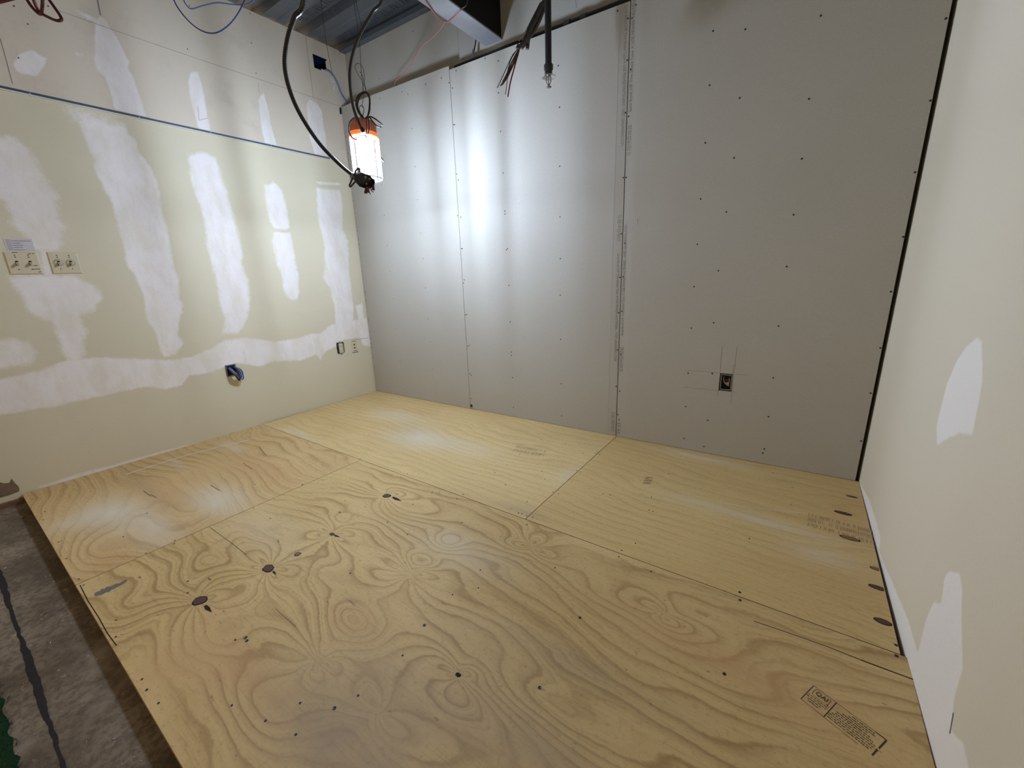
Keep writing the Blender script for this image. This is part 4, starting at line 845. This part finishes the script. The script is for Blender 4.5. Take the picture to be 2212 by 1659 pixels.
# wires above
def run(name, label, cat, base, pts, r, mat, offs=None, to_ceiling=(False, False), group=None):
    P = [onV(q, base, (offs[i] if offs else 0)) for i, q in enumerate(pts)]; P = smooth(P, 8)
    if to_ceiling[0]: e = P[0].copy(); e[2] = H+.01; P = [e]+P
    if to_ceiling[1]: e = P[-1].copy(); e[2] = H+.01; P = P+[e]
    mb = MB(); mb.tube(P, r, 8); return tag(obj(name, mb, mat), label, cat, group)
b0 = np.array([.35, -.45, 0])
cw = thing('ceiling_wire', onV((717, 165), b0), 'thin dark wire hanging from the ceiling in front of the blue opening', 'wire')
P = smooth([onV(q, b0) for q in [(718,165),(714,140),(707,105),(699,50),(693,0)]], 6); e = P[-1].copy(); e[2] = H+.004
mb = MB(); mb.tube(P+[e], .0016, 6); obj('strand', mb, M['wire'], cw)
mb = MB(); mb.tube(smooth([onV(q, b0) for q in [(718,163),(715,171),(718,176),(722,174),(720,180),(723,184),(721,190),(724,194),(722,199),(725,201)]], 5), .0018, 6); o = obj('curled_end', mb, M['white_wire'], cw); o['label'] = 'bright curled end'
u, z = onL((703, 152)); P = [LP(u, z, -.03), LP(u, z, .012)] + [hit(q, LP(0, 0, .03), N_L) for q in [(716,159),(728,178),(738,203)]] + [BP(.045, 2.446, -.045), BP(.05, 2.40, -.05)]
mb = MB(); mb.tube(smooth(P, 8), .0058, 8); tag(obj('data_cable', mb, M['blue']), 'blue data cable running from the square opening down behind the drywall', 'cable')
b1 = np.array([.5, -1.7, 0])
mb = MB()
rl = thing('cable_coil', onV((100, 40), b1), 'dark red cable looped in a loose coil at the ceiling', 'cable')
for pts in ([(55,-6),(68,14),(84,30),(90,26),(92,0),(90,-8)], [(70,-6),(80,18),(88,28),(102,36),(120,44),(131,44),(132,38),(122,22),(102,-6)], [(-6,6),(18,0),(40,-6)]):
    mb = MB(); mb.tube(smooth([onV(q, b1, .02*math.sin(i)) for i, q in enumerate(pts)], 8), .0062, 8); obj('cable_loop', mb, M['red_dk'], rl)
b2 = np.array([.35, -1.05, 0])
run('slack_cable', 'thin slack cable sagging lowest below the deck, black turning blue', 'cable', b2, [(372,-8),(385,18),(410,48),(435,66),(458,72),(478,66),(500,48),(518,22),(532,-8)], .0034, M['blue_deep'], None, (True, True))
run('blue_cable', 'blue cable bowing just under the edge of the metal deck', 'cable', np.array([.35, -.95, 0]), [(394,-6),(402,10),(414,19),(440,12),(470,6),(505,10),(535,9),(556,-6)], .0034, M['blue'], None, (True, True))
P = smooth([onZ(q, 2.4975) for q in [(913,-8),(928,14),(941,32),(955,44),(967,47),(978,40),(992,26),(998,18)]], 8)
mb = MB(); mb.tube(P, .0032, 8); lw = tag(obj('low_voltage_wire', mb, M['pink']), 'pale red wire draped along the underside of the beam plate', 'wire')
e = P[-1]; mb = MB(); mb.tube(smooth([P[-5], e, e+np.array([.03, .0, .004]), e+np.array([.05, .0, .03])], 5), .0036, 8); obj('dark_end', mb, M['black'], lw)
qs = [(962,46),(952,62),(935,80),(912,98),(900,115),(885,142),(868,163),(853,178)]; p0 = onZ(qs[0], 2.4965); s9, z9 = onB(qs[-1]); p1 = BP(s9, z9, -.02); d0, d1 = (p0-CAM)@FW, (p1-CAM)@FW
P = [CAM + ray(q)*(d0+(d1-d0)*k/(len(qs)-1)) for k, q in enumerate(qs)] + [BP(s9-.02, z9-.05, -.05)]
mb = MB(); mb.tube(smooth(P, 8), .0030, 8); tag(obj('red_wire', mb, M['pink']), 'pale red wire falling from the beam to the drywall top edge', 'wire')

# ------------------------------------------------------------------ sprinkler, fire pipe, armoured cables
SPX = CAM + ray((1185, 172))*2.12; sp0 = np.array([SPX[0], SPX[1], 0])
spv = lambda y: float(onV((1185, y), sp0)[2])
spr = thing('fire_sprinkler', SPX, 'fire sprinkler head on a black drop pipe with a white escutcheon', 'sprinkler')
spx = lambda z: np.array([SPX[0], SPX[1], z])
mb = MB(); mb.tube([spx(spv(140)), spx(2.80)], .0165, 16); obj('drop_pipe', mb, M['black_steel'], spr)
mb = MB(); za, zb2 = spv(160), spv(139); hh = zb2-za; mb.lathe(spx(za), [(.016, 0), (.019, .001), (.019, hh*.35), (.023, hh*.42), (.024, hh*.95), (.017, hh)], 8, 0, Z3, False); obj('reducer_coupling', mb, M['black_steel'], spr)
mb = MB(); ze = spv(166); mb.lathe(spx(ze), [(.017, .012), (.020, .008), (.036, .001), (.0375, -.002), (.034, -.001), (.017, .006)], 28); obj('escutcheon', mb, M['steel'], spr)
mb = MB(); zf, zd = spv(166), spv(188)
for sgn in (-1, 1): mb.tube(smooth([spx(zf+.012)+RH*.006*sgn, spx(zf-.006)+RH*.011*sgn, spx((zf+zd)/2)+RH*.011*sgn, spx(zd+.008)+RH*.003*sgn], 5), .0024, 8)
mb.lathe(spx(zf+.002), [(.010, .012), (.010, 0), (.0001, -.001)], 12); mb.lathe(spx(zd+.003), [(.0001, .012), (.004, .010), (.0045, 0)], 10); fr = obj('sprinkler_frame', mb, M['dull_steel'], spr)
mb = MB(); mb.tube([spx(zf), spx(zd+.01)], .0018, 8); obj('heat_bulb', mb, M['red'], spr)
mb = MB(); mb.lathe(spx(zd), [(.0001, .0015), (.015, .001), (.016, -.0005), (.0001, -.0005)], 18, 0, Z3, True, -.12); obj('deflector', mb, M['dull_steel'], spr)
fp = thing('fire_pipe', BP(2.0, 2.40, -.05), 'black fire pipe lying along the gap behind the drywall top', 'pipe')
mb = MB(); mb.tube([BP(S1+.02, 2.412, -.05), BP(3.55, 2.412, -.05)], .026, 16); obj('pipe', mb, M['black_steel'], fp)
for s, r in ((2.02, .031), (2.12, .029)):
    mb = MB(); mb.tube([BP(s, 2.412, -.05), BP(s+.035, 2.412, -.05)], r, 14); obj('coupling', mb, M['armour'], fp)
tz = thing('pipe_hanger', BP(1.36, 2.42, -.05), 'short dark hanger rod with a bent strap behind the drywall top', 'hanger')
mb = MB(); mb.tube([onV(q, BP(1.34, 0, -.06)) for q in [(1022,118),(1026,100),(1028,86)]] + [onV((1028, 86), BP(1.34, 0, -.06))+Z3*.1], .004, 8); obj('rod', mb, M['black_steel'], tz)
mb = MB(); mb.poly([onV(q, BP(1.34, 0, -.045)) for q in [(1018,127),(1021,106),(1024,106),(1022,127)]], -NH, .002); obj('strap', mb, M['dull_steel'], tz)
AC = CAM + ray((1128, 98))*2.20; ab = np.array([AC[0], AC[1], 0]); av = lambda q, off=0.0: onV(q, ab, off)
ac = thing('armoured_cables', AC, 'pair of armoured cables ending in a connector with loose red and black wires', 'cable')
ac.name = 'armoured_cable'
for dx, off, r in ((0, 0, .0105), (8, .01, .0100), (-7, .02, .0085)):
    ctrl = [av((1134+dx*.4, 88), off), av((1146+dx, 66), off), av((1160+dx, 38), off), av((1172+dx*.7, 10), off), av((1178+dx*.5, -12), off)]; e = ctrl[-1].copy(); e[2] = H-.02; e += RH*.01*dx*.2; ctrl.append(e)
    flex(ctrl, r, 'armoured_sheath', ac, M['armour'] if dx != -5 else M['black'])
mb = MB(); mb.tube([av((1139, 84)), av((1125, 102))], .0150, 12); mb.tube([av((1137, 86)), av((1134, 91))], .0200, 6); mb.tube([av((1122, 98), -.01), av((1118, 106), -.01)], .0125, 12); mb.tube([av((1142, 80), .01), av((1139, 106), .012)], .010, 8); obj('connector', mb, M['armour'], ac)
mb = MB(); mb.tube(smooth([av(q, -.012) for q in [(1121,88),(1130,78),(1136,70),(1138,61)]], 5), .0020, 6); obj('bond_strip', mb, M['steel'], ac)
for pts, mt, r in (([(1119,106),(1108,118),(1098,138),(1086,165),(1074,190)], 'green', .0022), ([(1121,106),(1110,125),(1102,142),(1094,165),(1084,182)], 'green', .0032), ([(1120,107),(1114,126),(1103,150),(1093,170),(1083,184)], 'red', .0034), ([(1121,107),(1112,130),(1100,158),(1090,172),(1081,186)], 'brown_wire', .0030),
                   ([(1122,107),(1116,128),(1110,150),(1102,180),(1097,209)], 'red', .0036), ([(1120,108),(1109,132),(1098,158),(1095,182),(1092,204)], 'black', .0020), ([(1122,105),(1117,124),(1106,146),(1096,167),(1085,183)], 'red_dk', .0034), ([(1118,106),(1106,124),(1100,140),(1095,158),(1086,176)], 'black', .0024)):
    mb = MB(); mb.tube(smooth([av(q, random.uniform(-.012, .004)) for q in pts], 6), r, 7); obj('wire', mb, M[mt], ac)

for o in COL.objects:
    if '_e' in o: del o['_e']
